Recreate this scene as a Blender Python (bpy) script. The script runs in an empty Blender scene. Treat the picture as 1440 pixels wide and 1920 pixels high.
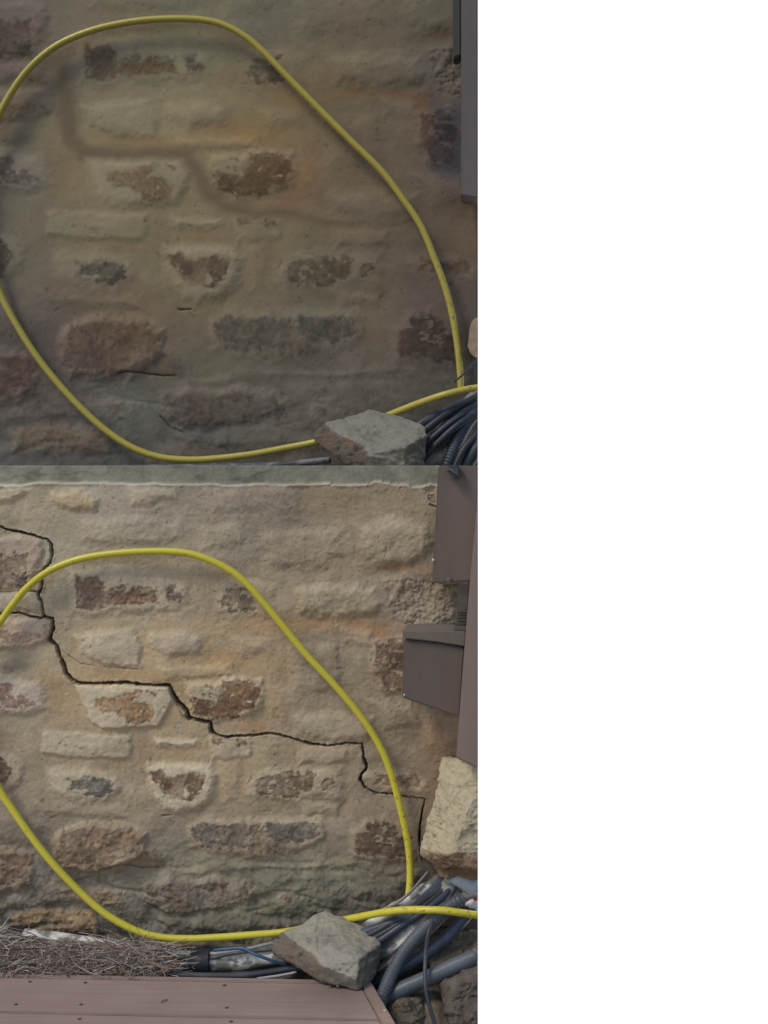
import bpy, bmesh, math, random
import numpy as np
from mathutils import Vector, Matrix, noise as mnoise

scene = bpy.context.scene
COL = scene.collection
random.seed(7)

# ------------------------------------------------------------------ camera
D = 2.4                                     # metres from the front wall face
CX, CZ = 0.896, 1.047                       # eye position
cam_data = bpy.data.cameras.new('camera')
cam = bpy.data.objects.new('camera', cam_data); COL.objects.link(cam)
cam.location = (CX, -D, CZ); cam.rotation_euler = (math.radians(90), 0, 0)
cam_data.sensor_fit = 'VERTICAL'; cam_data.sensor_height = 36; cam_data.lens = 36*D/1.92
cam_data.shift_x = -176/1920; cam_data.shift_y = -87/1920
cam_data.clip_start = 0.05; cam_data.clip_end = 500
scene.camera = cam

# ------------------------------------------------------------------ world and sun
SUN_EL, SUN_AZ = 50, 232                  # sun: high, front left (compass style azimuth from +Y)
world = bpy.data.worlds.new('World'); scene.world = world; world.use_nodes = True
wn = world.node_tree.nodes; wl = world.node_tree.links
bg = wn['Background']; backdrop = wn.new('ShaderNodeTexSky')
backdrop.sky_type = 'NISHITA'; backdrop.sun_disc = False
backdrop.sun_elevation = math.radians(SUN_EL); backdrop.sun_rotation = math.radians(SUN_AZ)
wl.new(backdrop.outputs[0], bg.inputs[0]); bg.inputs[1].default_value = 0.125
sd = bpy.data.lights.new('sun', 'SUN'); sd.energy = 1.3; sd.angle = math.radians(16); sd.color = (1, 0.93, 0.80)
sun = bpy.data.objects.new('sun', sd); COL.objects.link(sun)
el, az = math.radians(SUN_EL), math.radians(SUN_AZ)
sv = Vector((math.sin(az)*math.cos(el), math.cos(az)*math.cos(el), math.sin(el)))
sun.rotation_euler = sv.to_track_quat('Z', 'Y').to_euler()
scene.view_settings.view_transform = 'Standard'; scene.view_settings.look = 'None'
scene.view_settings.gamma = 1; scene.view_settings.exposure = 0.0

# ------------------------------------------------------------------ helpers
def at(px, py, Y):                          # a point at depth Y for a position measured on the front wall face
    k = (D+Y)/D/1000
    return Vector((CX+(px-896)*k, Y, CZ+(873-py)*k))
def on_z(px, py, z):                        # same, on a horizontal plane
    k = (CZ-z)/((py-873)/1000)
    return Vector((CX+(px-896)/1000*k, k*1.0-D if False else D*(CZ-z)/((py-873)/1000)-D, z))
def on_z(px, py, z):
    r = (CZ-z)/((py-873)/1000)             # (D+Y)/D
    return Vector((CX+(px-896)/1000*r, D*r-D, z))

K_LOW, K_UP = 0.50, 0.50
def lin(c):
    c = np.asarray(c, float)/255
    return np.where(c <= 0.04045, c/12.92, ((c+0.055)/1.055)**2.4)
def S(r, g, b, k=K_LOW):
    return np.minimum(lin((r, g, b))/k, 0.85)

def tag(o, label=None, cat=None, group=None, kind=None):
    if label: o['label'] = label
    if cat: o['category'] = cat
    if group: o['group'] = group
    if kind: o['kind'] = kind
    return o
def empty(name, loc):
    o = bpy.data.objects.new(name, None); COL.objects.link(o); o.location = loc
    o.empty_display_size = 0.05
    return o
def link_mesh(name, verts, faces, mat, parent=None, smooth=True):
    me = bpy.data.meshes.new(name); me.from_pydata([tuple(v) for v in verts], [], faces); me.update()
    if smooth: me.polygons.foreach_set('use_smooth', [True]*len(me.polygons))
    if mat: me.materials.append(mat)
    o = bpy.data.objects.new(name, me); COL.objects.link(o)
    if parent:
        o.parent = parent
        o.matrix_parent_inverse = Matrix.Translation(-parent.location)
    return o

# ---- numpy noise
_rng = np.random.default_rng(11)
_T = _rng.random((8, 256, 256))
def vn(x, y, s=0):
    xi = np.floor(x).astype(int); yi = np.floor(y).astype(int)
    fx = x-xi; fy = y-yi; fx = fx*fx*(3-2*fx); fy = fy*fy*(3-2*fy)
    T = _T[s % 8]; a = T[xi & 255, yi & 255]; b = T[(xi+1) & 255, yi & 255]
    c = T[xi & 255, (yi+1) & 255]; d = T[(xi+1) & 255, (yi+1) & 255]
    return (a*(1-fx)+b*fx)*(1-fy)+(c*(1-fx)+d*fx)*fy
def fbm(x, y, sc, s=0, o=4, ax=1.0):
    v = 0; a = 1; t = 0; x = x/sc/ax+s*17.3; y = y/sc+s*9.1
    for i in range(o):
        v = v+a*vn(x, y, s+i); t += a; a *= .5; x = x*2.03+5.2; y = y*2.03+1.7
    return v/t-.5                           # -0.5 .. 0.5
def ss(a, b, x):
    t = np.clip((x-a)/(b-a), 0, 1); return t*t*(3-2*t)
def sdf(poly, X, Y):
    P = np.asarray(poly, float); d = np.full(X.shape, 1e9); ins = np.zeros(X.shape, bool)
    for i in range(len(P)):
        a = P[i]; b = P[(i+1) % len(P)]; e = b-a
        t = np.clip(((X-a[0])*e[0]+(Y-a[1])*e[1])/max(e@e, 1e-9), 0, 1)
        d = np.minimum(d, (X-a[0]-t*e[0])**2+(Y-a[1]-t*e[1])**2)
        c = ((a[1] > Y) != (b[1] > Y)) & (X < (b[0]-a[0])*(Y-a[1])/((b[1]-a[1]) or 1e-9)+a[0])
        ins ^= c
    d = np.sqrt(d); return np.where(ins, -d, d)
def polyd(pts, X, Y):                       # signed margin to a polyline whose points carry a full width
    best = np.full(X.shape, 1e9)
    for (x0, y0, w0), (x1, y1, w1) in zip(pts[:-1], pts[1:]):
        ex, ey = x1-x0, y1-y0
        t = np.clip(((X-x0)*ex+(Y-y0)*ey)/max(ex*ex+ey*ey, 1e-9), 0, 1)
        d = np.hypot(X-x0-t*ex, Y-y0-t*ey)-(w0+(w1-w0)*t)/2
        best = np.minimum(best, d)
    return best

# ------------------------------------------------------------------ materials
def new_mat(name):
    m = bpy.data.materials.new(name); m.use_nodes = True
    n = m.node_tree.nodes; return m, n, m.node_tree.links, n['Principled BSDF']
def bump_chain(n, l, bsdf, specs, coord=None):
    if coord is None:
        tc = n.new('ShaderNodeTexCoord'); coord = tc.outputs['Object']
    prev = None
    for (scale, dist, detail) in specs:
        t = n.new('ShaderNodeTexNoise'); t.inputs['Scale'].default_value = scale; t.inputs['Detail'].default_value = detail
        l.new(coord, t.inputs['Vector'])
        b = n.new('ShaderNodeBump'); b.inputs['Distance'].default_value = dist; b.inputs['Strength'].default_value = 1
        l.new(t.outputs['Fac'], b.inputs['Height'])
        if prev: l.new(prev.outputs[0], b.inputs['Normal'])
        prev = b
    l.new(prev.outputs[0], bsdf.inputs['Normal'])
def noisy_mat(name, c1, c2, scale=30, rough=.8, specs=((200, .001, 3),), stretch=(1, 1, 1), c3=None, s3=8, spec=.4, thr=(.4, .6)):
    m, n, l, b = new_mat(name)
    tc = n.new('ShaderNodeTexCoord'); mp = n.new('ShaderNodeMapping'); mp.inputs['Scale'].default_value = stretch
    l.new(tc.outputs['Object'], mp.inputs[0])
    t = n.new('ShaderNodeTexNoise'); t.inputs['Scale'].default_value = scale; t.inputs['Detail'].default_value = 6
    l.new(mp.outputs[0], t.inputs['Vector'])
    r = n.new('ShaderNodeValToRGB'); r.color_ramp.elements[0].position = thr[0]; r.color_ramp.elements[1].position = thr[1]
    r.color_ramp.elements[0].color = (*c1, 1); r.color_ramp.elements[1].color = (*c2, 1)
    l.new(t.outputs['Fac'], r.inputs[0]); out = r.outputs[0]
    if c3 is not None:
        t2 = n.new('ShaderNodeTexNoise'); t2.inputs['Scale'].default_value = s3; t2.inputs['Detail'].default_value = 4
        l.new(tc.outputs['Object'], t2.inputs['Vector'])
        r2 = n.new('ShaderNodeValToRGB'); r2.color_ramp.elements[0].position = .48; r2.color_ramp.elements[1].position = .62
        l.new(t2.outputs['Fac'], r2.inputs[0])
        mx = n.new('ShaderNodeMix'); mx.data_type = 'RGBA'
        l.new(r2.outputs[0], mx.inputs['Factor']); l.new(out, mx.inputs['A']); mx.inputs['B'].default_value = (*c3, 1)
        out = mx.outputs['Result']
    l.new(out, b.inputs['Base Color'])
    b.inputs['Roughness'].default_value = rough; b.inputs['Specular IOR Level'].default_value = spec
    bump_chain(n, l, b, specs, mp.outputs[0])
    return m
def vcol_mat(name, specs, rough=.9, mottled=.12, gscale=180):
    m, n, l, b = new_mat(name)
    a = n.new('ShaderNodeAttribute'); a.attribute_name = 'tone'
    tc = n.new('ShaderNodeTexCoord')
    t = n.new('ShaderNodeTexNoise'); t.inputs['Scale'].default_value = gscale; t.inputs['Detail'].default_value = 5; t.inputs['Roughness'].default_value = .7
    l.new(tc.outputs['Object'], t.inputs['Vector'])
    mr = n.new('ShaderNodeMapRange'); mr.inputs['From Min'].default_value = .3; mr.inputs['From Max'].default_value = .7
    mr.inputs['To Min'].default_value = 1-mottled; mr.inputs['To Max'].default_value = 1+mottled
    l.new(t.outputs['Fac'], mr.inputs['Value'])
    mx = n.new('ShaderNodeVectorMath'); mx.operation = 'SCALE'
    l.new(a.outputs['Color'], mx.inputs[0]); l.new(mr.outputs[0], mx.inputs['Scale'])
    l.new(mx.outputs[0], b.inputs['Base Color'])
    b.inputs['Roughness'].default_value = rough; b.inputs['Specular IOR Level'].default_value = .25
    bump_chain(n, l, b, specs, tc.outputs['Object'])
    return m

# ------------------------------------------------------------------ the stones of the wall (positions in mm on the wall face)
# bulge: polygon, height mm, edge softness mm, colour, strength of colour
BULGES = [
 ([(130,1070),(200,1066),(300,1080),(352,1098),(355,1128),(330,1144),(240,1150),(170,1156),(135,1148)], 7, 9, (136,126,112), .5),
 ([(405,1090),(470,1084),(520,1100),(515,1150),(440,1162),(408,1150)], 6, 10, (132,120,104), .5),
 ([(-60,1012),(40,1004),(74,1012),(86,1030),(84,1058),(62,1082),(58,1106),(-60,1108)], 10, 7, (124,110,100), .7),
 ([(-60,1116),(60,1112),(74,1122),(78,1146),(40,1148),(-60,1147)], 7, 6, (130,122,110), .5),
 ([(-60,1160),(70,1162),(86,1170),(86,1200),(60,1212),(-60,1214)], 10, 6, (138,124,114), .6),
 ([(-60,1270),(20,1268),(72,1282),(84,1300),(82,1324),(64,1338),(-60,1338)], 9, 8, (142,132,122), .8),
 ([(136,1283),(318,1287),(330,1306),(312,1340),(296,1362),(196,1366),(176,1356),(160,1326)], 9, 4, (146,136,118), .8),
 ([(348,1276),(400,1276),(430,1268),(492,1272),(497,1300),(488,1334),(455,1350),(400,1354),(360,1344)], 11, 7, (140,128,108), .7),
 ([(78,1374),(248,1378),(246,1421),(170,1423),(82,1412)], 6, 5, (136,128,110), .7),
 ([(290,1382),(372,1384),(366,1396),(330,1402),(292,1400)], 8, 7, (146,138,122), .8),
 ([(396,1382),(450,1382),(474,1389),(470,1422),(398,1422)], 5, 5, (134,124,106), .6),
 ([(-60,1412),(10,1412),(44,1432),(42,1462),(18,1486),(-60,1492)], 9, 8, (128,118,104), .6),
 ([(88,1444),(160,1440),(222,1456),(230,1480),(200,1500),(130,1502),(92,1480)], 9, 9, (136,128,112), .6),
 ([(278,1428),(395,1432),(410,1452),(402,1492),(372,1516),(330,1524),(296,1506),(278,1470)], 13, 8, (144,134,118), .8),
 ([(455,1462),(490,1444),(560,1440),(640,1440),(655,1470),(640,1498),(560,1504),(480,1500),(455,1490)], 8, 10, (124,114,98), .5),
 ([(672,1448),(760,1444),(800,1470),(800,1496),(740,1490),(700,1486)], 6, 9, (124,110,96), .5),
 ([(350,1550),(380,1532),(460,1534),(605,1534),(612,1570),(580,1590),(500,1610),(400,1600),(360,1590)], 9, 8, (116,104,90), .6),
 ([(108,1560),(160,1540),(240,1545),(274,1560),(280,1596),(225,1620),(200,1632),(120,1630),(100,1600)], 17, 6, (108,94,80), .9),
 ([(214,1600),(250,1580),(292,1588),(302,1626),(250,1622),(214,1640)], 8, 6, (104,92,78), .8),
 ([(655,1560),(690,1534),(730,1530),(764,1550),(778,1580),(776,1612),(700,1614),(655,1612)], 8, 8, (112,100,86), .6),
 ([(-60,1588),(30,1588),(62,1602),(66,1652),(30,1670),(-60,1678)], 14, 7, (102,86,74), .9),
 ([(110,1662),(170,1662),(236,1668),(238,1692),(190,1700),(120,1690)], 7, 6, (110,98,84), .7),
 ([(270,1656),(330,1648),(460,1652),(476,1672),(468,1694),(420,1700),(340,1714),(300,1708),(278,1690)], 15, 6, (92,84,74), .9),
 ([(20,1716),(100,1704),(170,1708),(186,1730),(182,1752),(20,1752)], 11, 6, (118,100,78), .9),
 ([(700,1200),(760,1190),(775,1240),(765,1300),(720,1302),(690,1260)], 8, 9, (110,92,78), .6),
 ([(670,985),(740,975),(800,985),(815,1020),(800,1050),(750,1060),(700,1062),(672,1030)], 13, 12, (126,116,100), .6),
 ([(555,1100),(620,1094),(700,1104),(716,1130),(700,1152),(610,1162),(560,1148)], 12, 10, (130,120,102), .6),
 ([(548,1212),(630,1206),(648,1250),(640,1290),(580,1302),(552,1290)], 7, 10, (114,104,92), .5),
 ([(548,1342),(620,1336),(700,1345),(690,1384),(620,1394),(556,1378)], 9, 10, (122,112,98), .5),
 ([(480,1002),(560,990),(636,1000),(640,1040),(610,1066),(500,1058)], 8, 12, (118,108,94), .5),
 ([(280,1188),(350,1182),(380,1194),(374,1222),(320,1230),(284,1216)], 8, 8, (138,128,112), .6),
 ([(135,1190),(190,1184),(252,1178),(266,1206),(264,1250),(200,1246),(150,1224)], 7, 6, (140,130,114), .7),
 ([(430,1195),(500,1198),(508,1225),(450,1236)], 5, 10, (132,120,104), .4),
 ([(90,922),(150,918),(186,936),(180,958),(130,958),(100,944)], 9, 7, (138,124,102), .7),
 ([(-60,905),(30,905),(52,922),(20,940),(-60,944)], 9, 6, (150,138,120), .7),
 ([(240,916),(330,912),(340,940),(250,946)], 6, 9, (134,126,112), .5),
 ([(380,918),(470,914),(560,916),(560,960),(400,960)], 5, 10, (118,108,98), .4),
 ([(-60,1530),(60,1520),(90,1550),(60,1580),(-60,1580)], 8, 10, (112,102,92), .5),
 ([(470,1640),(560,1628),(640,1636),(640,1690),(560,1712),(490,1700)], 9, 14, (92,90,78), .6),
 ([(650,1630),(760,1620),(800,1640),(740,1690),(660,1690)], 8, 12, (88,82,72), .6),
 ([(480,1250),(530,1240),(540,1330),(505,1340)], 4, 12, (126,112,94), .4),
 ([(620,1420),(670,1420),(660,1520),(640,1530)], -4, 16, (120,106,92), .3),
 ([(800,1320),(870,1340),(850,1420),(800,1400)], 7, 14, (112,96,80), .5),
 ([(340,1640),(420,1612),(560,1620),(640,1608),(700,1620),(560,1632),(430,1634)], 5, 6, (108,102,86), .5),
 ([(0,1684),(110,1678),(112,1700),(20,1706),(-60,1700)], 6, 7, (94,88,78), .6),
 ([(300,1722),(380,1716),(520,1722),(560,1740),(420,1752),(310,1746)], 7, 9, (84,80,70), .6),
 ([(150,975),(260,968),(340,978),(345,1012),(240,1022),(155,1014)], 5, 8, (134,126,112), .4),
 ([(372,985),(455,980),(466,1020),(380,1030)], 5, 8, (128,120,106), .4),
 ([(690,1312),(770,1318),(790,1360),(720,1366)], 6, 8, (122,110,96), .5),
 ([(560,1398),(650,1402),(655,1432),(560,1436)], 6, 7, (132,120,102), .5),
 ([(410,1428),(450,1426),(452,1500),(418,1506)], 5, 7, (132,120,102), .45),
 ([(300,1250),(430,1246),(440,1266),(310,1274)], 5, 6, (140,126,104), .45),
 ([(100,1140),(140,1150),(130,1176),(104,1172)], 4, 6, (136,126,110), .4),
 ([(560,1500),(640,1506),(636,1528),(566,1530)], 6, 6, (124,114,98), .45),
 ([(60,1500),(240,1510),(250,1536),(80,1530)], 6, 8, (120,112,98), .4),
 ([(640,1180),(700,1184),(696,1210),(646,1206)], 5, 7, (126,112,94), .4),
]
# exposed stone: polygon, colour a, colour b, raggedness mm, speckle threshold (None = solid)
PATCHES = [
 ([(143,1078),(186,1078),(196,1092),(198,1108),(215,1098),(235,1095),(240,1114),(252,1096),(280,1100),(298,1112),(298,1128),(264,1135),(225,1137),(208,1136),(175,1147),(145,1140)], (108,84,70), (96,80,72), 5, None),
 ([(200,1112),(296,1104),(296,1130),(210,1134)], (124,92,68), (112,84,66), 8, -.08),
 ([(304,1100),(330,1098),(332,1110),(345,1120),(340,1132),(316,1132),(312,1114)], (88,78,74), (76,68,66), 6, None),
 ([(412,1104),(470,1098),(482,1130),(476,1152),(430,1150),(414,1130)], (92,80,70), (112,98,84), 14, .03),
 ([(426,1132),(448,1136),(446,1150),(428,1150)], (78,66,60), (94,80,70), 6, -.1),
 ([(-60,1035),(50,1040),(56,1070),(48,1102),(-60,1104)], (116,98,86), (106,88,80), 14, -.15),
 ([(22,1076),(52,1074),(56,1096),(26,1098)], (82,74,74), (74,66,66), 10, -.15),
 ([(-60,1184),(80,1184),(82,1196),(60,1206),(-60,1208)], (140,106,94), (128,104,92), 8, -.05),
 ([(-60,1280),(10,1278),(50,1304),(66,1318),(50,1328),(-60,1330)], (126,100,94), (106,86,82), 10, -.08),
 ([(178,1322),(196,1306),(232,1302),(262,1288),(272,1294),(252,1310),(292,1326),(286,1350),(250,1362),(236,1350),(222,1336),(190,1332)], (140,106,74), (122,98,72), 9, -.14),
 ([(278,1292),(298,1296),(296,1306),(276,1300)], (136,104,76), (120,96,72), 6, -.05),
 ([(358,1312),(372,1306),(400,1312),(414,1296),(418,1276),(486,1274),(490,1306),(478,1330),(450,1346),(400,1349),(364,1338)], (112,80,58), (90,66,52), 8, -.12),
 ([(380,1284),(420,1280),(412,1300),(396,1308),(378,1300)], (124,104,84), (98,78,60), 10, .06),
 ([(112,1392),(166,1400),(168,1408),(120,1400)], (140,112,84), (128,104,84), 7, -.02),
 ([(400,1384),(448,1384),(468,1390),(462,1398),(402,1396)], (124,94,78), (112,88,74), 8, -.05),
 ([(126,1456),(140,1462),(162,1452),(196,1456),(215,1468),(216,1486),(186,1494),(152,1486),(128,1482)], (80,82,80), (64,67,68), 9, -.1),
 ([(282,1444),(300,1440),(326,1452),(364,1444),(394,1452),(386,1468),(352,1474),(346,1500),(322,1494),(302,1474),(286,1460)], (102,76,58), (84,62,50), 7, None),
 ([(350,1462),(392,1460),(386,1484),(346,1506),(338,1490)], (98,74,60), (86,66,56), 9, .05),
 ([(-60,1420),(4,1420),(22,1440),(18,1456),(8,1482),(-60,1490)], (102,80,66), (88,70,60), 8, -.12),
 ([(470,1464),(500,1450),(560,1446),(602,1446),(592,1466),(580,1490),(540,1498),(480,1490)], (106,90,72), (94,80,64), 12, -.06),
 ([(600,1456),(630,1450),(632,1482),(606,1486)], (100,88,72), (92,80,66), 10, .02),
 ([(688,1452),(786,1452),(788,1478),(740,1478),(700,1470)], (106,88,74), (98,82,70), 12, -.02),
 ([(358,1556),(384,1540),(425,1544),(425,1590),(378,1588)], (90,84,78), (80,76,72), 10, -.3),
 ([(405,1546),(485,1542),(485,1592),(410,1590)], (102,94,84), (90,84,76), 12, -.2),
 ([(470,1548),(540,1556),(545,1600),(470,1600)], (114,98,78), (100,88,72), 14, -.14),
 ([(500,1542),(602,1538),(598,1564),(560,1582),(500,1572)], (88,86,78), (80,78,74), 10, -.24),
 ([(118,1552),(166,1546),(262,1556),(270,1592),(222,1612),(200,1628),(126,1626),(110,1600)], (112,94,76), (98,84,70), 12, -.2),
 ([(160,1566),(250,1556),(230,1610),(170,1616)], (124,102,78), (112,94,74), 14, -.02),
 ([(668,1572),(684,1542),(722,1536),(748,1552),(772,1572),(768,1610),(704,1604),(672,1600)], (84,66,54), (74,60,52), 10, -.08),
 ([(-60,1600),(56,1602),(62,1648),(-60,1670)], (114,88,72), (94,80,70), 12, -.12),
 ([(176,1664),(234,1668),(234,1690),(188,1692)], (120,100,80), (110,96,80), 6, None),
 ([(278,1660),(334,1652),(456,1656),(470,1672),(464,1690),(420,1696),(332,1708),(300,1704)], (92,80,70), (80,74,66), 8, None),
 ([(40,1712),(160,1710),(178,1730),(176,1750),(34,1750)], (128,104,74), (110,92,70), 9, -.2),
 ([(528,1672),(550,1676),(548,1690),(530,1690)], (104,80,66), (94,76,64), 6, None),
 ([(704,1208),(756,1196),(770,1240),(756,1296),(724,1292),(704,1262)], (108,84,70), (94,76,66), 12, -.05),
 ([(452,1660),(470,1664),(466,1690),(450,1688)], (98,84,74), (84,76,68), 6, None),
 ([(800,908),(818,906),(818,940),(790,936)], (96,82,74), (80,70,66), 9, -.05),
]
# soft-edged stains and mortar tints: x, y, rx, ry, colour, strength
BLOBS = [
 (40,960,110,60,(140,130,112),.5),(240,990,110,40,(126,118,108),.6),(530,965,50,40,(98,90,82),.75),(480,1000,40,24,(104,95,84),.5),
 (640,940,120,30,(124,108,88),.5),(760,950,60,40,(126,110,92),.4),(610,1040,70,40,(126,112,90),.5),(470,1030,50,30,(126,122,112),.5),
 (740,1068,60,10,(116,88,64),.7),(620,1170,90,16,(128,98,66),.75),(700,1180,50,14,(120,92,66),.7),(480,1170,60,20,(140,112,82),.5),
 (30,1245,34,18,(98,92,84),.75),(110,1300,30,50,(138,114,86),.5),(250,1262,90,12,(136,112,84),.6),(400,1210,30,60,(138,120,94),.5),
 (420,1240,80,22,(136,112,82),.6),(450,1250,50,30,(140,116,86),.4),(520,1300,24,50,(136,110,82),.5),(470,1360,60,12,(134,106,78),.6),
 (180,1435,90,8,(120,104,82),.6),(340,1416,50,12,(134,110,82),.6),(40,1385,40,18,(122,108,88),.6),(270,1400,16,30,(126,108,86),.5),
 (440,1450,30,30,(130,108,84),.4),(560,1412,90,18,(128,114,92),.5),(560,1512,110,12,(108,98,82),.5),(740,1400,60,40,(116,106,94),.5),
 (840,1380,50,50,(112,90,70),.6),(860,1350,30,40,(96,80,66),.5),(780,1340,50,30,(114,102,88),.5),(680,1560,30,60,(112,100,86),.4),
 (300,1560,40,50,(120,112,98),.4),(330,1590,50,40,(112,108,96),.4),(70,1500,50,30,(118,108,92),.5),(240,1520,60,24,(116,106,88),.5),
 (160,1530,80,14,(112,106,92),.5),(80,1640,40,80,(88,82,74),.5),(240,1740,120,26,(86,82,72),.5),(450,1620,180,30,(96,94,80),.5),
 (560,1670,150,60,(88,86,74),.5),(700,1690,90,40,(80,76,66),.6),(400,1740,180,22,(84,82,72),.5),(820,1560,30,70,(98,86,74),.5),
 (770,1680,50,40,(82,74,64),.5),(200,1715,40,16,(84,78,68),.5),(460,1590,50,10,(118,94,66),.5),(640,1600,40,30,(104,98,84),.5),
 (330,1040,200,20,(128,122,110),.3),(800,1140,70,40,(118,108,96),.7),(600,1260,50,60,(110,104,92),.5),(660,1250,30,60,(118,108,94),.4),
 (690,1300,60,20,(118,108,96),.4),(15,1070,60,30,(116,100,88),.4),
]
BASE_PTS = [(-200,900,132,124,108),(0,950,138,128,110),(200,960,130,122,110),(350,950,126,118,106),(500,960,118,108,96),(650,960,122,110,94),(800,960,118,108,94),
 (0,1150,132,124,112),(120,1060,130,124,112),(300,1060,132,122,106),(480,1080,124,114,100),(620,1080,124,112,96),(760,1080,118,106,92),(860,1130,96,88,78),
 (110,1220,136,124,104),(260,1160,138,126,106),(400,1160,136,122,102),(520,1200,132,118,98),(660,1200,124,112,96),(800,1240,108,96,84),
 (60,1340,132,120,102),(200,1270,138,122,98),(330,1260,138,122,98),(450,1400,132,120,100),(560,1300,128,116,96),(640,1330,120,110,94),(760,1330,112,100,88),(860,1380,106,92,76),
 (50,1430,124,114,100),(180,1430,130,118,98),(270,1470,130,118,100),(430,1460,130,118,98),(560,1420,124,114,96),(700,1420,118,108,94),(800,1480,110,98,86),
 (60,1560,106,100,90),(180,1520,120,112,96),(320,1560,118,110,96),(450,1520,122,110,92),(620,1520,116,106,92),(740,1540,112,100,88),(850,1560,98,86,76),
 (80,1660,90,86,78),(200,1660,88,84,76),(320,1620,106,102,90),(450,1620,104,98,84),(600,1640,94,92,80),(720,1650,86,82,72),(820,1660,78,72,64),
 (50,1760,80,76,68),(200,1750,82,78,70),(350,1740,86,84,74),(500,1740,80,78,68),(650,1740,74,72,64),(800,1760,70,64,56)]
MAIN_CRACK = [(-60,1154,3),(0,1151,3),(35,1149,3),(58,1156,3),(75,1160,4),(84,1156,5),(99,1160,7),(98,1180,8),(91,1200,8),(105,1210,7),(110,1225,7),(118,1245,7),(124,1262,8),(134,1273,8),(145,1281,7),
 (180,1281,5),(230,1279,5),(290,1284,5.5),(318,1284,7),(325,1300,9),(333,1315,8),(350,1333,6.5),(354,1346,7.5),(375,1351,5.5),(394,1354,7),(396,1370,8.5),(405,1378,6.5),(425,1382,5),(450,1380,5),
 (485,1378,4.5),(500,1375,4.5),(515,1376,5),(545,1384,5),(580,1395,5),(615,1399,4),(650,1393,3),(679,1394,3.4),(682,1420,4),(688,1440,4),(677,1452,5),(675,1462,5),(685,1478,2.6),(702,1488,2.4),(735,1490,2),(760,1494,2.2),(797,1499,1.8),
 (794,1510,1.8),(790,1530,3),(786,1560,3),(787,1590,2.4),(792,1612,1.6)]
CRACKS_AND_SHADE = [MAIN_CRACK,
 [(-60,984,3),(0,988,4),(12,993,4),(35,998,5),(62,1003,5),(75,1008,5),(88,1011,5),(95,1022,6),(97,1042,6),(94,1055,6),(82,1068,4),(77,1075,3),(81,1088,3),(79,1104,4),(72,1112,3.5),(79,1130,3.5),(82,1156,5)],
 [(98,1196,2),(112,1216,2),(130,1232,1.8),(155,1245,1.8),(200,1250,1.6),(265,1254,1.4)],
 [(330,1318,2),(338,1334,2),(345,1343,2),(354,1348,2)], [(-60,1112,2),(0,1110,2),(45,1108,2),(72,1109,3)],
 [(300,1527,1.2),(310,1529,3),(322,1528,1)],
 [(205,1630,1),(214,1620,2.5),(225,1618,3),(245,1621,3),(265,1627,3),(298,1628,1.6)],
 [(272,1690,2),(286,1699,4),(300,1707,4),(318,1712,2.5)],  # no crack: dark line for the shadow under a stone's lower edge
 [(718,1054,.8),(724,1040,1.4),(728,1020,1)],
 [(806,946,3),(818,950,3)]]

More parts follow.
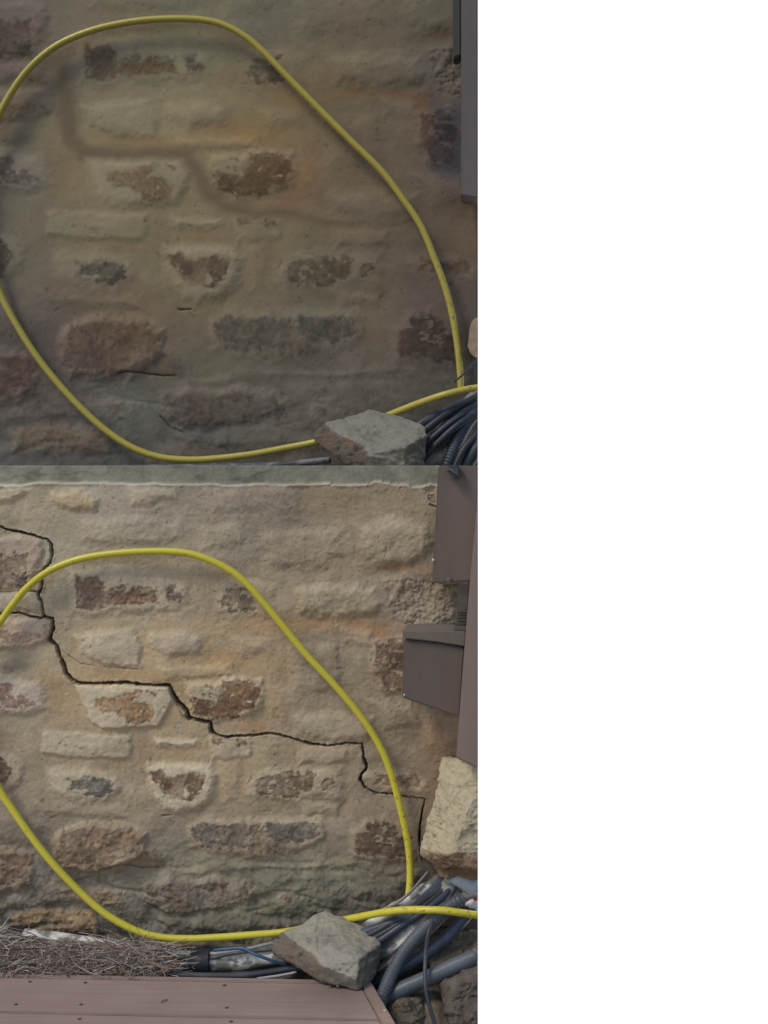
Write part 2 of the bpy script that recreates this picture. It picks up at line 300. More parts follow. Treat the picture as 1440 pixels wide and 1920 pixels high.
def field(X, Y, upper=False):
    """height (mm) and albedo of the old rendered stone wall at positions X, Y"""
    wx = X+fbm(X, Y, 30, 1, 4)*9; wy = Y+fbm(X, Y, 30, 2, 4)*9
    num = np.zeros(X.shape+(3,)); den = np.full(X.shape, 1e-9)
    for (x, y, r, g, b) in BASE_PTS:
        w = np.exp(-((wx-x)**2+(wy-y)**2)/(2*62**2))+1e-7
        num += w[..., None]*lin((r, g, b)); den += w
    C = num/den[..., None]
    for (x, y, rx, ry, c, a) in BLOBS:
        d = ((X+fbm(X, Y, 40, 3, 4)*36-x)/rx)**2+((Y+fbm(X, Y, 36, 4, 4)*30-y)/ry)**2
        m = (a*np.exp(-d*1.1))[..., None]
        C = C*(1-m)+lin(c)*m
    H = (fbm(X, Y, 130, 5, 3)*18+fbm(X, Y, 45, 6, 4, 1.5)*5)*(.5 if upper else 1)+fbm(X, Y, 12, 7, 4, 1.6)*(.4 if upper else 1.35)+fbm(X, Y, 5, 3, 3)*(0 if upper else .8)
    amp = .42 if upper else .55
    for i, (poly, h, soft, c, a) in enumerate(BULGES):
        P = np.asarray(poly); mk = (X > P[:, 0].min()-40) & (X < P[:, 0].max()+40) & (Y > P[:, 1].min()-40) & (Y < P[:, 1].max()+40)
        if not mk.any(): continue
        crisp = soft <= 4
        sf = soft*(1.0 if crisp else 1.35)*((3.2 if crisp else 1.5) if upper else 1)
        d = sdf(poly, wx[mk], wy[mk])+fbm(X[mk], Y[mk], 9, i, 3)*(3 if crisp else 6)+fbm(X[mk], Y[mk], 45, i+2, 3)*(0 if crisp else 11)
        t = ss(sf*.6, -sf, d)
        dome = 1+.25*np.clip(-d/25, 0, 1)
        H[mk] += h*1.15*amp*t*dome+t*fbm(X[mk], Y[mk], 18, i+3, 4)*h*(.15 if upper else .34)
        m = np.clip(a*t*(.85 if upper else 1.3), 0, 1)[..., None]; pale = 1.07 if c[0] > 112 else 1.0
        C[mk] = C[mk]*(1-m)+lin(c)*pale*m
    C0 = C.copy()
    for i, (poly, c1, c2, rag, sp) in enumerate(PATCHES):
        P = np.asarray(poly); mk = (X > P[:, 0].min()-30) & (X < P[:, 0].max()+30) & (Y > P[:, 1].min()-30) & (Y < P[:, 1].max()+30)
        if not mk.any(): continue
        x, y = X[mk], Y[mk]
        d = sdf(poly, x, y)+fbm(x, y, 11, i+2, 5)*rag*1.8
        d = d+fbm(x, y, 4, i+3, 3)*(3 if upper else 7); m = ss(*((5, -6) if upper else (2.2, -3.2)), d)*(1-.75*ss(.10, .17, fbm(x, y, 4.5, i+1, 4, 1.4))*ss(-16, 0, d))
        if sp is not None: m = m*ss(-.02, .03, fbm(x, y, 10, i+5, 5, 1.5)-sp+np.clip(-d/70, 0, .12))
        H[mk] += (-m*1.3+m*fbm(x, y, 7, i+1, 4)*2.6)*(.3 if upper else 1)
        hl = (.30*np.exp(-(np.clip(d, 0, 40)/9)**2)*ss(-.25, .1, fbm(x, y, 18, i+6, 4)))[..., None]
        if i not in (24, 27, 28, 31, 32): C[mk] = C[mk]*(1-hl)+lin((146,138,120) if not upper else (140,132,116))*hl
        q = ss(-.16, .16, fbm(x, y, 22, i+4, 5))[..., None]
        cc = lin(c1)*q+lin(c2)*(1-q)
        gy = (cc@np.array([.3,.55,.15]))[..., None]
        cc = (gy*np.array([1.14,.98,.74])*.35+cc*.65)*(.70 if upper else .84)+C0[mk]*.06
        cc = cc*(1+fbm(x, y, 5, i+6, 4)[..., None]*1.1)
        m = (m*(1 if not upper else .95))[..., None]
        C[mk] = C[mk]*(1-m)+cc*m
    # broken mortar rubble, upper right
    d = sdf([(722,1092),(770,1080),(830,1088),(870,1100),(870,1184),(790,1182),(735,1160),(730,1130)], wx, wy)
    m = ss(10, -8, d)
    rg = 1-np.abs(fbm(X, Y, 16, 3, 4))*6
    H += m*(fbm(X, Y, 34, 2, 6)*34*amp-np.clip(rg, 0, 1)*2.5+fbm(X, Y, 6, 5, 3)*3)
    C *= 1+(m*fbm(X, Y, 7, 1, 4)*.35)[..., None]
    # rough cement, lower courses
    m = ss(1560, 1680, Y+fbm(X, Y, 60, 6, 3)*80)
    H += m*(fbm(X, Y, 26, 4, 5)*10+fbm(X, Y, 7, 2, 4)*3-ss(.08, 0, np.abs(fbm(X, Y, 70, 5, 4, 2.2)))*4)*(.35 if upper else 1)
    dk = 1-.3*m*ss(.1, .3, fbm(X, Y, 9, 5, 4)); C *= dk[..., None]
    # pits and grains, limewash mottling
    pit = ss(.30, .38, fbm(X, Y, 6.5, 2, 2)); H -= pit*1.6*amp
    C *= (1-.28*pit)[..., None]
    C *= (1+fbm(X, Y, 28, 1, 5)*.22+fbm(X, Y, 6, 6, 3, 1.5)*.14)[..., None]
    wash = ss(.05, .22, fbm(X, Y, 34, 7, 5))*(.22 if not upper else .12)
    C = C*(1-wash[..., None])+lin((146,140,126))*wash[..., None]
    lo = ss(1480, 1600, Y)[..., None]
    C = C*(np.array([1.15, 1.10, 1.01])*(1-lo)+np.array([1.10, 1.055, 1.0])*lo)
    return H, C

def grid_wall(name, xs, ys, fn, Yp, back, mat, k):
    X, Y = np.meshgrid(xs, ys); H, C = fn(X, Y); H = np.clip(H, -60, 60)
    ny, nx = X.shape; s = (D+Yp)/D/1000
    V = np.stack([CX+(X-896)*s, Yp-H/1000, CZ+(873-Y)*s], -1).reshape(-1, 3)
    i = np.arange(nx*ny).reshape(ny, nx)
    F = np.stack([i[1:, :-1], i[1:, 1:], i[:-1, 1:], i[:-1, :-1]], -1).reshape(-1, 4)
    ring = np.concatenate([i[0, :], i[1:, -1], i[-1, -2::-1], i[-2:0:-1, 0]])
    B = V[ring].copy(); B[:, 1] = back
    n0 = len(V); nb = len(ring); j = np.arange(nb)
    SK = np.stack([ring, np.roll(ring, -1), n0+np.roll(j, -1), n0+j], -1)
    cpt = V[ring].mean(0); cpt[1] = back
    V2 = np.concatenate([V, B, cpt[None]]); ci = n0+nb
    TR = np.stack([n0+j, n0+np.roll(j, -1), np.full(nb, ci)], -1)
    loops = np.concatenate([F.ravel(), SK.ravel(), TR.ravel()])
    nq = len(F)+len(SK); counts = np.concatenate([np.full(nq, 4), np.full(nb, 3)])
    me = bpy.data.meshes.new(name); me.vertices.add(len(V2)); me.vertices.foreach_set('co', V2.ravel())
    me.loops.add(len(loops)); me.loops.foreach_set('vertex_index', loops)
    me.polygons.add(len(counts)); me.polygons.foreach_set('loop_start', np.concatenate([[0], np.cumsum(counts)[:-1]]))
    me.polygons.foreach_set('loop_total', counts)
    sm = np.zeros(len(counts), bool); sm[:len(F)] = True; me.polygons.foreach_set('use_smooth', sm)
    me.update(calc_edges=True); me.validate()
    A = me.attributes.new('tone', 'FLOAT_COLOR', 'POINT')
    Cf = np.ones((len(V2), 4)); Cf[:n0, :3] = np.clip(C.reshape(-1, 3)/k, .005, .85)
    Cf[n0:n0+nb, :3] = Cf[ring, :3]; Cf[-1, :3] = Cf[ring, :3].mean(0)
    A.data.foreach_set('color', Cf.ravel())
    me.materials.append(mat)
    o = bpy.data.objects.new(name, me); COL.objects.link(o); return o

# ------------------------------------------------------------------ added glowing white backdrop that fills the blank area on the right
sm_, n_, l_, b_ = new_mat('white_backdrop_glow')
em = n_.new('ShaderNodeEmission'); em.inputs[0].default_value = (1, 1, 1, 1); em.inputs[1].default_value = 1.15
l_.new(em.outputs[0], n_['Material Output'].inputs[0]); n_.remove(b_)
vs, fs = [], []
for r in range(9):
    for c in range(17):
        a = math.radians(-80+160*c/16); e = math.radians(-60+120*r/8)
        vs.append((30*math.sin(a)*math.cos(e), 30*math.cos(a)*math.cos(e)+1, 1+30*math.sin(e)))
for r in range(8):
    for c in range(16):
        q = r*17+c; fs.append((q, q+1, q+18, q+17))
tag(link_mesh('backdrop', vs, fs, sm_), kind='structure')

# ------------------------------------------------------------------ lower (front) wall
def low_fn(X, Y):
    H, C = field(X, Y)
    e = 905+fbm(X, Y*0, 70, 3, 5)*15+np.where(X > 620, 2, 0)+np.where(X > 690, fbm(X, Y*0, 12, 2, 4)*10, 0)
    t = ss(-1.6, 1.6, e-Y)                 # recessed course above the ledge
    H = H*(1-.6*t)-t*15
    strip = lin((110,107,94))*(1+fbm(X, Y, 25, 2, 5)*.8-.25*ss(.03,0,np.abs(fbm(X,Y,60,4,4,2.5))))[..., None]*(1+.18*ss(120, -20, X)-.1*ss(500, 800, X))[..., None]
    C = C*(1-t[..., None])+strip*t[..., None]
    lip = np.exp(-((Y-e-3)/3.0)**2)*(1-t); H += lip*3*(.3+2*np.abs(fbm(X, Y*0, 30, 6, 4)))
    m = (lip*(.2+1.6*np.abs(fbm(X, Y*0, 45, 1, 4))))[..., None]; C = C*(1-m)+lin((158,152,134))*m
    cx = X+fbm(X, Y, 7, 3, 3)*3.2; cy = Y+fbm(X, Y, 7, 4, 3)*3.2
    for i, cr in enumerate(CRACKS_AND_SHADE):
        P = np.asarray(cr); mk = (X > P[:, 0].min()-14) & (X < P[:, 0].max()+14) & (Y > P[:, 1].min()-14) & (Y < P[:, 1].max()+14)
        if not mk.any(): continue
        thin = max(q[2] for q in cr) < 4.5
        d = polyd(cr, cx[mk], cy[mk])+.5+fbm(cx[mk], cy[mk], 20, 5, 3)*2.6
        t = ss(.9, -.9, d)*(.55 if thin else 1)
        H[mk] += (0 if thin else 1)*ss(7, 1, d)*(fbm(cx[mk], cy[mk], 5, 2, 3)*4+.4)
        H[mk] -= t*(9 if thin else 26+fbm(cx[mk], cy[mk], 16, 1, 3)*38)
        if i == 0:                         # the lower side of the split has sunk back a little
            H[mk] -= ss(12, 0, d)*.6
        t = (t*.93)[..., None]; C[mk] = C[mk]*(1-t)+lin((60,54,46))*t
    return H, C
wall_mat = vcol_mat('aged_lime_render', ((90, .0016, 6), (420, .0007, 4)), .92, .13)
xs = np.concatenate([np.arange(-600, -6, 5), np.arange(-6, 895, 1.5), [896]])
ys = np.concatenate([np.arange(873, 1800, 1.5), np.arange(1802, 1900, 6)])
w1 = grid_wall('stone_wall', xs, ys, low_fn, 0.0, 0.12, wall_mat, K_LOW)
tag(w1, 'cracked tan rendered stone wall with a stepped open crack, nearer and lower of the two walls', 'stone wall')

# ------------------------------------------------------------------ upper (rear) wall
YU = 0.32
LY = [700, 873, 1035, 1078, 1275, 1455, 1535, 1620, 1765, 1990]; UY = [-330, -140, 35, 83, 287, 489, 583, 697, 865, 1110]
def to_low(X, Y): return (X+1)/1.12, np.interp(Y, UY, LY)
def to_up(x, y): return 1.12*x-1, float(np.interp(y, LY, UY))
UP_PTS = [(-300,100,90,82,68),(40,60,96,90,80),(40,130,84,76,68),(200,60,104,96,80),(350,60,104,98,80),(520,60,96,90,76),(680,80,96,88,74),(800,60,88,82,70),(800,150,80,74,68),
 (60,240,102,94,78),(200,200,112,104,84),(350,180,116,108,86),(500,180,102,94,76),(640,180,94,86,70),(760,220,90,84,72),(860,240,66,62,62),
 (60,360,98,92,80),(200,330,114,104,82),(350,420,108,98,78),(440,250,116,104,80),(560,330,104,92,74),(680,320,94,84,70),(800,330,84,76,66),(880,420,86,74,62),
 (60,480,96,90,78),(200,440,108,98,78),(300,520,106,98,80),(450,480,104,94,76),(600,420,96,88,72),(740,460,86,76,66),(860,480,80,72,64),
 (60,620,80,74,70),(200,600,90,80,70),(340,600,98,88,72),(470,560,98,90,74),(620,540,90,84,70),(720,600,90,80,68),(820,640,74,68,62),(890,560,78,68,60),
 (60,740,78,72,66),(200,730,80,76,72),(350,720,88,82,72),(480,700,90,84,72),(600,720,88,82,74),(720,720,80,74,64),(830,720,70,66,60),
 (60,850,80,76,72),(200,850,76,74,72),(350,820,82,78,70),(500,850,80,76,70),(650,830,78,72,64),(860,850,60,60,60)]  # the weaker light on this wall is put into these darker tones
SMEAR = [(112,110,26),(122,165,26),(122,215,28),(130,255,30),(155,285,26),(220,290,20),(345,291,18),(370,320,22),(386,355,26),(415,380,22),(470,396,20),(560,398,16),(640,414,12),(740,412,10)]
UP_BLOBS = [(330,300,260,150,(122,104,74),.25),(620,250,200,160,(108,90,64),.3),(250,560,260,120,(106,90,70),.25),(796,236,30,38,(96,74,58),.6),(840,262,34,60,(60,57,62),.95),(838,215,30,20,(62,60,64),.8),(836,310,30,22,(62,60,66),.8),(230,262,110,12,(124,102,74),.5),(440,245,60,25,(122,98,70),.4),(560,350,40,40,(110,84,62),.5),
 (20,120,70,36,(84,74,68),.5),(880,300,16,60,(76,74,84),.5),(620,370,60,30,(86,78,70),.3),(250,600,60,50,(92,76,62),.4),(60,700,60,60,(76,66,64),.4),(240,760,60,40,(78,84,78),.5),(370,800,50,24,(72,70,80),.4),
 (850,545,40,60,(80,70,66),.4),(880,460,40,60,(98,78,60),.5),(700,560,40,90,(94,82,66),.5),(560,150,160,14,(100,78,60),.35),(200,110,60,40,(104,96,84),.4)]
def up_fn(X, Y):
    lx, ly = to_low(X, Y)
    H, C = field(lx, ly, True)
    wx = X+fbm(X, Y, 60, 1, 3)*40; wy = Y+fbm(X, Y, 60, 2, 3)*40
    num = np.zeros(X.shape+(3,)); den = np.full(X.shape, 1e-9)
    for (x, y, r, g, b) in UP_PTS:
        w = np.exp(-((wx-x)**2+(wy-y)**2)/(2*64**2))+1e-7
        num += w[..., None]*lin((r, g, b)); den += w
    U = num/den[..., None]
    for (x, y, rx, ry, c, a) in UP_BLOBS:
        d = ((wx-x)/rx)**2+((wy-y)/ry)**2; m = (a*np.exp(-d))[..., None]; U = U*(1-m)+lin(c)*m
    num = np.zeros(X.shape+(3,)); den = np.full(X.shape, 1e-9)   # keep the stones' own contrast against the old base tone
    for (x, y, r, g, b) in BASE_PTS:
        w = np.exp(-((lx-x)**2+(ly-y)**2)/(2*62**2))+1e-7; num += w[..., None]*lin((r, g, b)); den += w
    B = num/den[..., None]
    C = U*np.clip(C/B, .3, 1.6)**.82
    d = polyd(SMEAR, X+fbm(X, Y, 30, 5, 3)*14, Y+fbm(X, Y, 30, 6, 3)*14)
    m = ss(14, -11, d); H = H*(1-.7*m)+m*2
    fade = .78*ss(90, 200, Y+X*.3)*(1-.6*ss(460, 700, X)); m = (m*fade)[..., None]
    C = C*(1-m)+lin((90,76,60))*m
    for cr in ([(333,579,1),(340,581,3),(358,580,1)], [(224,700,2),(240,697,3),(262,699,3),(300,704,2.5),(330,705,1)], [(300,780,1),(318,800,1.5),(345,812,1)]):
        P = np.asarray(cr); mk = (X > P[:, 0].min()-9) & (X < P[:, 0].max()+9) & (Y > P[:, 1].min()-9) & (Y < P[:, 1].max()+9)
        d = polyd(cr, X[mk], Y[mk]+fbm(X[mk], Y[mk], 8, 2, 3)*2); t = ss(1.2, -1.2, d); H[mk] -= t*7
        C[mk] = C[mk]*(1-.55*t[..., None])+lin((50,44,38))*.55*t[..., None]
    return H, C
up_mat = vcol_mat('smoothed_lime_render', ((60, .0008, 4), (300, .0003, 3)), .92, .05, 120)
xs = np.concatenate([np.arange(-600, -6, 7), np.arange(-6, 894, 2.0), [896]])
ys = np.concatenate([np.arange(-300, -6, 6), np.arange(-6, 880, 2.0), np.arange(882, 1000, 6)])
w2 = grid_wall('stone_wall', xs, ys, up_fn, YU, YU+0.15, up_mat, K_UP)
tag(w2, 'smooth dim brown stone wall with a filled brown mortar seam, farther and upper of the two walls', 'stone wall')

# ------------------------------------------------------------------ ground
def ground(name, x0, x1, y0, y1, zf, step, mat, amp=1.0, zb=-.4):
    xs = np.arange(x0, x1+step*.5, step); xs[-1] = x1; ys = np.arange(y0, y1+step*.5, step); ys[-1] = y1
    X, Y = np.meshgrid(xs, ys); Z = zf(X, Y)+amp*(fbm(X*1000, Y*1000, 60, 1, 5)*.028+fbm(X*1000, Y*1000, 14, 3, 4)*.008)
    V = np.stack([X, Y, Z], -1).reshape(-1, 3); ny, nx = X.shape; i = np.arange(nx*ny).reshape(ny, nx)
    F = [tuple(q) for q in np.stack([i[:-1, :-1], i[:-1, 1:], i[1:, 1:], i[1:, :-1]], -1).reshape(-1, 4).tolist()]
    ring = np.concatenate([i[0, :], i[1:, -1], i[-1, -2::-1], i[-2:0:-1, 0]]).tolist(); n0 = len(V)
    B = V[ring].copy(); B[:, 2] = zb; nb = len(ring)
    for q in range(nb): F.append((ring[(q+1) % nb], ring[q], n0+q, n0+(q+1) % nb))
    o = link_mesh(name, np.concatenate([V, B]), F, mat)
    return tag(o, kind='structure')
soil = noisy_mat('damp_soil', S(58,54,46), S(92,84,70), 40, .95, ((60, .004, 6), (300, .0015, 5)), c3=S(96,80,64), s3=14)
ground('ground', -0.8, 0.896, -1.4, 0.004, lambda X, Y: np.where(Y > -.36, .150+.36*Y, .02)+.02*np.exp(-((X-.80)/.06)**2-((Y+.14)/.05)**2), .006, soil)
soil2 = noisy_mat('trench_fill', S(50,50,50), S(74,72,68), 40, .95, ((60, .003, 6),))
ground('ground', -0.8, 0.896, 0.115, YU+.01, lambda X, Y: .955+.04*(Y-.1)/.2, .01, soil2, .5, .3)

# ------------------------------------------------------------------ tubes
def smooth_path(pts, n=10):
    P = [Vector(p) for p in pts]; P = [2*P[0]-P[1]]+P+[2*P[-1]-P[-2]]; out = []
    for i in range(1, len(P)-2):
        a, b, c, d = P[i-1:i+3]
        for k in range(n):
            t = k/n
            out.append(.5*((2*b)+(c-a)*t+(2*a-5*b+4*c-d)*t*t+(3*b-a-3*c+d)*t**3))
    out.append(P[-2]); return out
def resample(P, step):
    L = [0]
    for a, b in zip(P[:-1], P[1:]): L.append(L[-1]+(b-a).length)
    n = max(2, int(L[-1]/step)); out = []; j = 0
    for k in range(n+1):
        s = L[-1]*k/n
        while j < len(L)-2 and L[j+1] < s: j += 1
        t = (s-L[j])/max(1e-9, L[j+1]-L[j]); out.append(P[j].lerp(P[j+1], min(1, t)))
    return out
def tube(name, pts, r, mat, parent=None, step=.006, sides=14, ripple=0, period=.005, cutx=.896, wob=0, open_end=False, flat=1.0):
    P = resample(smooth_path(pts), step); V, F = [], []
    up = Vector((0, 0, 1)); s = 0
    for i, p in enumerate(P):
        t = (P[min(i+1, len(P)-1)]-P[max(i-1, 0)]).normalized()
        if i: s += (p-P[i-1]).length
        u = (up-up.dot(t)*t); u = u.normalized() if u.length > 1e-3 else Vector((0, 1, 0)).cross(t).normalized()
        up = u; v = t.cross(u)
        rr = (r(i/(len(P)-1)) if callable(r) else r)
        rr += ripple*math.sin(2*math.pi*s/period) if ripple else 0
        for k in range(sides):
            a = 2*math.pi*k/sides; q = rr
            if wob: q += wob*mnoise.noise((p+u*math.cos(a)*.02+v*math.sin(a)*.02)*60)
            V.append(p+u*math.cos(a)*q*flat+v*math.sin(a)*q)
    n = len(P)
    for i in range(n-1):
        for k in range(sides):
            a = i*sides+k; b = i*sides+(k+1) % sides; F.append((a, b, b+sides, a+sides))
    F.append(tuple(range(sides))[::-1]); F.append(tuple(range((n-1)*sides, n*sides)))
    for q in V:
        if cutx and q.x > cutx: q.x = cutx
    return link_mesh(name, V, F, mat, parent)
def P3(lst, dy=0): return [at(x, y, Y+dy) for (x, y, Y) in lst]

# ------------------------------------------------------------------ yellow hoses
def hose_mat(name, a, b, rough):
    m = noisy_mat(name, a, b, 14, rough, ((500, .0002, 2),), spec=.5, thr=(.35, .7)); return m
hose1 = hose_mat('yellow_rubber', S(176,176,46), S(196,190,52), .33)
def worn_hose(name, a, b, dirt, zmid, zlow, rough):
    """yellow rubber with brown scuffs that grow towards the buried end"""
    m, n, l, bs = new_mat(name); tc = n.new('ShaderNodeTexCoord')
    t = n.new('ShaderNodeTexNoise'); t.inputs['Scale'].default_value = 120; t.inputs['Detail'].default_value = 5
    l.new(tc.outputs['Object'], t.inputs['Vector'])
    t2 = n.new('ShaderNodeTexNoise'); t2.inputs['Scale'].default_value = 12; l.new(tc.outputs['Object'], t2.inputs['Vector'])
    sep = n.new('ShaderNodeSeparateXYZ'); l.new(tc.outputs['Object'], sep.inputs[0])
    mx = n.new('ShaderNodeMapRange'); mx.inputs['From Min'].default_value = .62; mx.inputs['From Max'].default_value = .78
    l.new(sep.outputs[0], mx.inputs['Value'])
    mz = n.new('ShaderNodeMapRange'); mz.inputs['From Min'].default_value = zmid; mz.inputs['From Max'].default_value = zlow
    l.new(sep.outputs[2], mz.inputs['Value'])
    mz2 = n.new('ShaderNodeMapRange'); mz2.inputs['From Min'].default_value = zlow-.06; mz2.inputs['From Max'].default_value = zlow-.03
    l.new(sep.outputs[2], mz2.inputs['Value'])
    mu = n.new('ShaderNodeMath'); mu.operation = 'MULTIPLY'; l.new(mx.outputs[0], mu.inputs[0]); l.new(mz.outputs[0], mu.inputs[1])
    mu3 = n.new('ShaderNodeMath'); mu3.operation = 'MULTIPLY'; l.new(mu.outputs[0], mu3.inputs[0]); l.new(mz2.outputs[0], mu3.inputs[1])
    mu2 = n.new('ShaderNodeMath'); mu2.operation = 'MULTIPLY_ADD'; l.new(mu3.outputs[0], mu2.inputs[0]); mu2.inputs[1].default_value = .10; l.new(t.outputs['Fac'], mu2.inputs[2])
    r = n.new('ShaderNodeMapRange'); r.inputs['From Min'].default_value = .66; r.inputs['From Max'].default_value = .80; l.new(mu2.outputs[0], r.inputs['Value'])
    m1 = n.new('ShaderNodeMix'); m1.data_type = 'RGBA'; l.new(t2.outputs['Fac'], m1.inputs['Factor']); m1.inputs['A'].default_value = (*a, 1); m1.inputs['B'].default_value = (*b, 1)
    m2 = n.new('ShaderNodeMix'); m2.data_type = 'RGBA'; l.new(r.outputs[0], m2.inputs['Factor']); l.new(m1.outputs['Result'], m2.inputs['A']); m2.inputs['B'].default_value = (*dirt, 1)
    l.new(m2.outputs['Result'], bs.inputs['Base Color']); bs.inputs['Roughness'].default_value = rough
    bump_chain(n, l, bs, ((300, .0003, 3),), tc.outputs['Object']); return m
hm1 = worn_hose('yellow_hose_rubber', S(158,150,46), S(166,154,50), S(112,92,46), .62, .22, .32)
hm2 = worn_hose('dim_yellow_hose_rubber', S(136,124,54), S(142,128,56), S(100,84,50), 1.6, 1.25, .3)  # upper hose: same rubber, its dimmer light mixed into the colour
LOW_HOSE = [(910,1717,-.13),(896,1716,-.13),(860,1711,-.14),(830,1707,-.142),(800,1706,-.138),(765,1706,-.125),(730,1709,-.11),(690,1716,-.08),(640,1726,-.045),(590,1737,-.03),(530,1748,-.03),(470,1753,-.03),(400,1758,-.03),(350,1760,-.03),(300,1757,-.03),(255,1745,-.03),
 (200,1715,-.03),(150,1672,-.03),(100,1620,-.032),(60,1570,-.03),(25,1520,-.027),(0,1482,-.025),(-30,1420,-.025),(-50,1340,-.025),(-46,1260,-.025),(-20,1195,-.027),(0,1167,-.028),(25,1132,-.028),(55,1098,-.028),(95,1069,-.027),(150,1048,-.025),(210,1038,-.024),
 (270,1034,-.024),(320,1034,-.024),(360,1039,-.024),(400,1053,-.024),(435,1072,-.024),(462,1094,-.024),(490,1125,-.024),(530,1173,-.024),(575,1228,-.024),(620,1276,-.024),(660,1322,-.024),(690,1362,-.024),(713,1400,-.024),(730,1440,-.024),
 (742,1480,-.024),(752,1520,-.024),(761,1560,-.024),(767,1600,-.024),(769,1640,-.026),(767,1670,-.03),(762,1700,-.034),(752,1730,-.036)]
h = tube('garden_hose', P3(LOW_HOSE), .0066, hm1, None, .005, 16)
tag(h, 'bright yellow garden hose looped over the open crack and running behind the grey rock', 'hose')
UP_HOSE = [(905,726),(895,727),(870,731),(830,741),(780,758),(735,776),(690,795),(640,813),(590,829),(540,839),(470,852),(400,860),(350,862),(300,857),(250,840),(200,808),(150,763),(100,708),(60,655),(25,598),(0,548),(-28,470),(-42,380),(-30,290),(0,212),
 (30,160),(60,123),(95,93),(135,71),(190,52),(260,39),(330,35),(385,38),(425,49),(465,72),(500,103),(540,145),(600,206),(660,266),(715,320),(757,375),(790,425),(815,485),(835,540),(849,595),(858,650),(863,700),(864,735)]
def upY(x, y): return YU-.026-(.05 if (y > 690 and x > 560 and x < 845) or (x > 845 and 700 < y < 732) else 0)
pts = []
for i, (x, y) in enumerate(UP_HOSE):
    dy = -.026 if i > 9 else [-.12,-.12,-.12,-.12,-.10,-.08,-.055,-.04,-.03,-.026][i]
    pts.append(at(x, y, YU+dy))
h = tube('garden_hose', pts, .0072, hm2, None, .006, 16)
tag(h, 'dim yellow garden hose looped on the smooth upper wall beside the brown post', 'hose')

# ------------------------------------------------------------------ rocks
def hull_rock(name, pts, dy, mat, label, seed, amp=.0030, dent=None, map=None, cuts=5, colour=None):
    bm = bmesh.new()
    for grp in (pts if isinstance(pts[0], list) else [pts]):
        vs = []
        for (x, y, Y) in grp:
            if map: x, y = map(x, y)
            vs.append(bm.verts.new(at(x, y, Y+dy)))
        r = bmesh.ops.convex_hull(bm, input=vs)
        bmesh.ops.delete(bm, geom=[g for g in r['geom_interior'] if isinstance(g, bmesh.types.BMVert)], context='VERTS')
    bmesh.ops.bevel(bm, geom=bm.edges[:], offset=.0009, segments=1, affect='EDGES', clamp_overlap=True)
    bmesh.ops.triangulate(bm, faces=bm.faces[:])
    for _ in range(8):
        es = [e for e in bm.edges if e.calc_length() > .0065]
        if not es: break
        bmesh.ops.subdivide_edges(bm, edges=es, cuts=1, use_grid_fill=False)
        bmesh.ops.triangulate(bm, faces=[f for f in bm.faces if len(f.verts) > 3])
    bm.normal_update()
    mv = []
    for v in bm.verts:
        p = v.co*1; s = Vector((seed, 0, 0))
        d = mnoise.fractal(p*18+s, 1, 2, 5)*amp*1.5+mnoise.ridged_multi_fractal(p*45+s, 1, 2, 4, 1, 2)*amp*.45+mnoise.noise(p*220+s)*amp*.35+abs(mnoise.noise(Vector((p.x*30,p.y*30,p.z*140))+s))*amp*.8
        if dent:
            c, rr, dd = dent; q = (p-c).length/rr; d -= dd*math.exp(-q*q)
        mv.append(v.normal*d)
    for v, m in zip(bm.verts, mv): v.co += m
    for v in bm.verts: v.co.x = min(v.co.x, .896)
    me = bpy.data.meshes.new(name); bm.to_mesh(me); bm.free()
    me.polygons.foreach_set('use_smooth', [True]*len(me.polygons)); 
    try: me.set_sharp_from_angle(angle=math.radians(32))
    except Exception: pass
    n = len(me.vertices); co = np.zeros(n*3); me.vertices.foreach_get('co', co); co = co.reshape(-1, 3)
    nr = np.zeros(n*3); me.vertices.foreach_get('normal', nr); nr = nr.reshape(-1, 3)
    C = colour(co, nr); A = me.attributes.new('tone', 'FLOAT_COLOR', 'POINT')
    A.data.foreach_set('color', np.concatenate([C, np.ones((n, 1))], 1).ravel()); me.materials.append(mat)
    o = bpy.data.objects.new(name, me); COL.objects.link(o)
    return tag(o, label, 'rock')
ROCK = [(531,1748,-.075),(560,1736,-.06),(590,1718,-.05),(610,1710,-.045),(632,1721,-.045),(641,1729,-.05),(672,1737,-.065),(700,1750,-.09),(707,1756,-.10),(711,1770,-.12),
 (690,1786,-.165),(672,1800,-.195),(668,1838,-.212),(672,1855,-.205),(700,1834,-.16),(707,1806,-.12),
 (609,1812,-.195),(596,1786,-.165),(515,1764,-.09),(513,1784,-.10),(545,1808,-.135),(606,1838,-.185),(630,1846,-.2),
 (560,1800,-.03),(640,1820,-.04),(700,1790,-.03),(620,1760,-.02)]
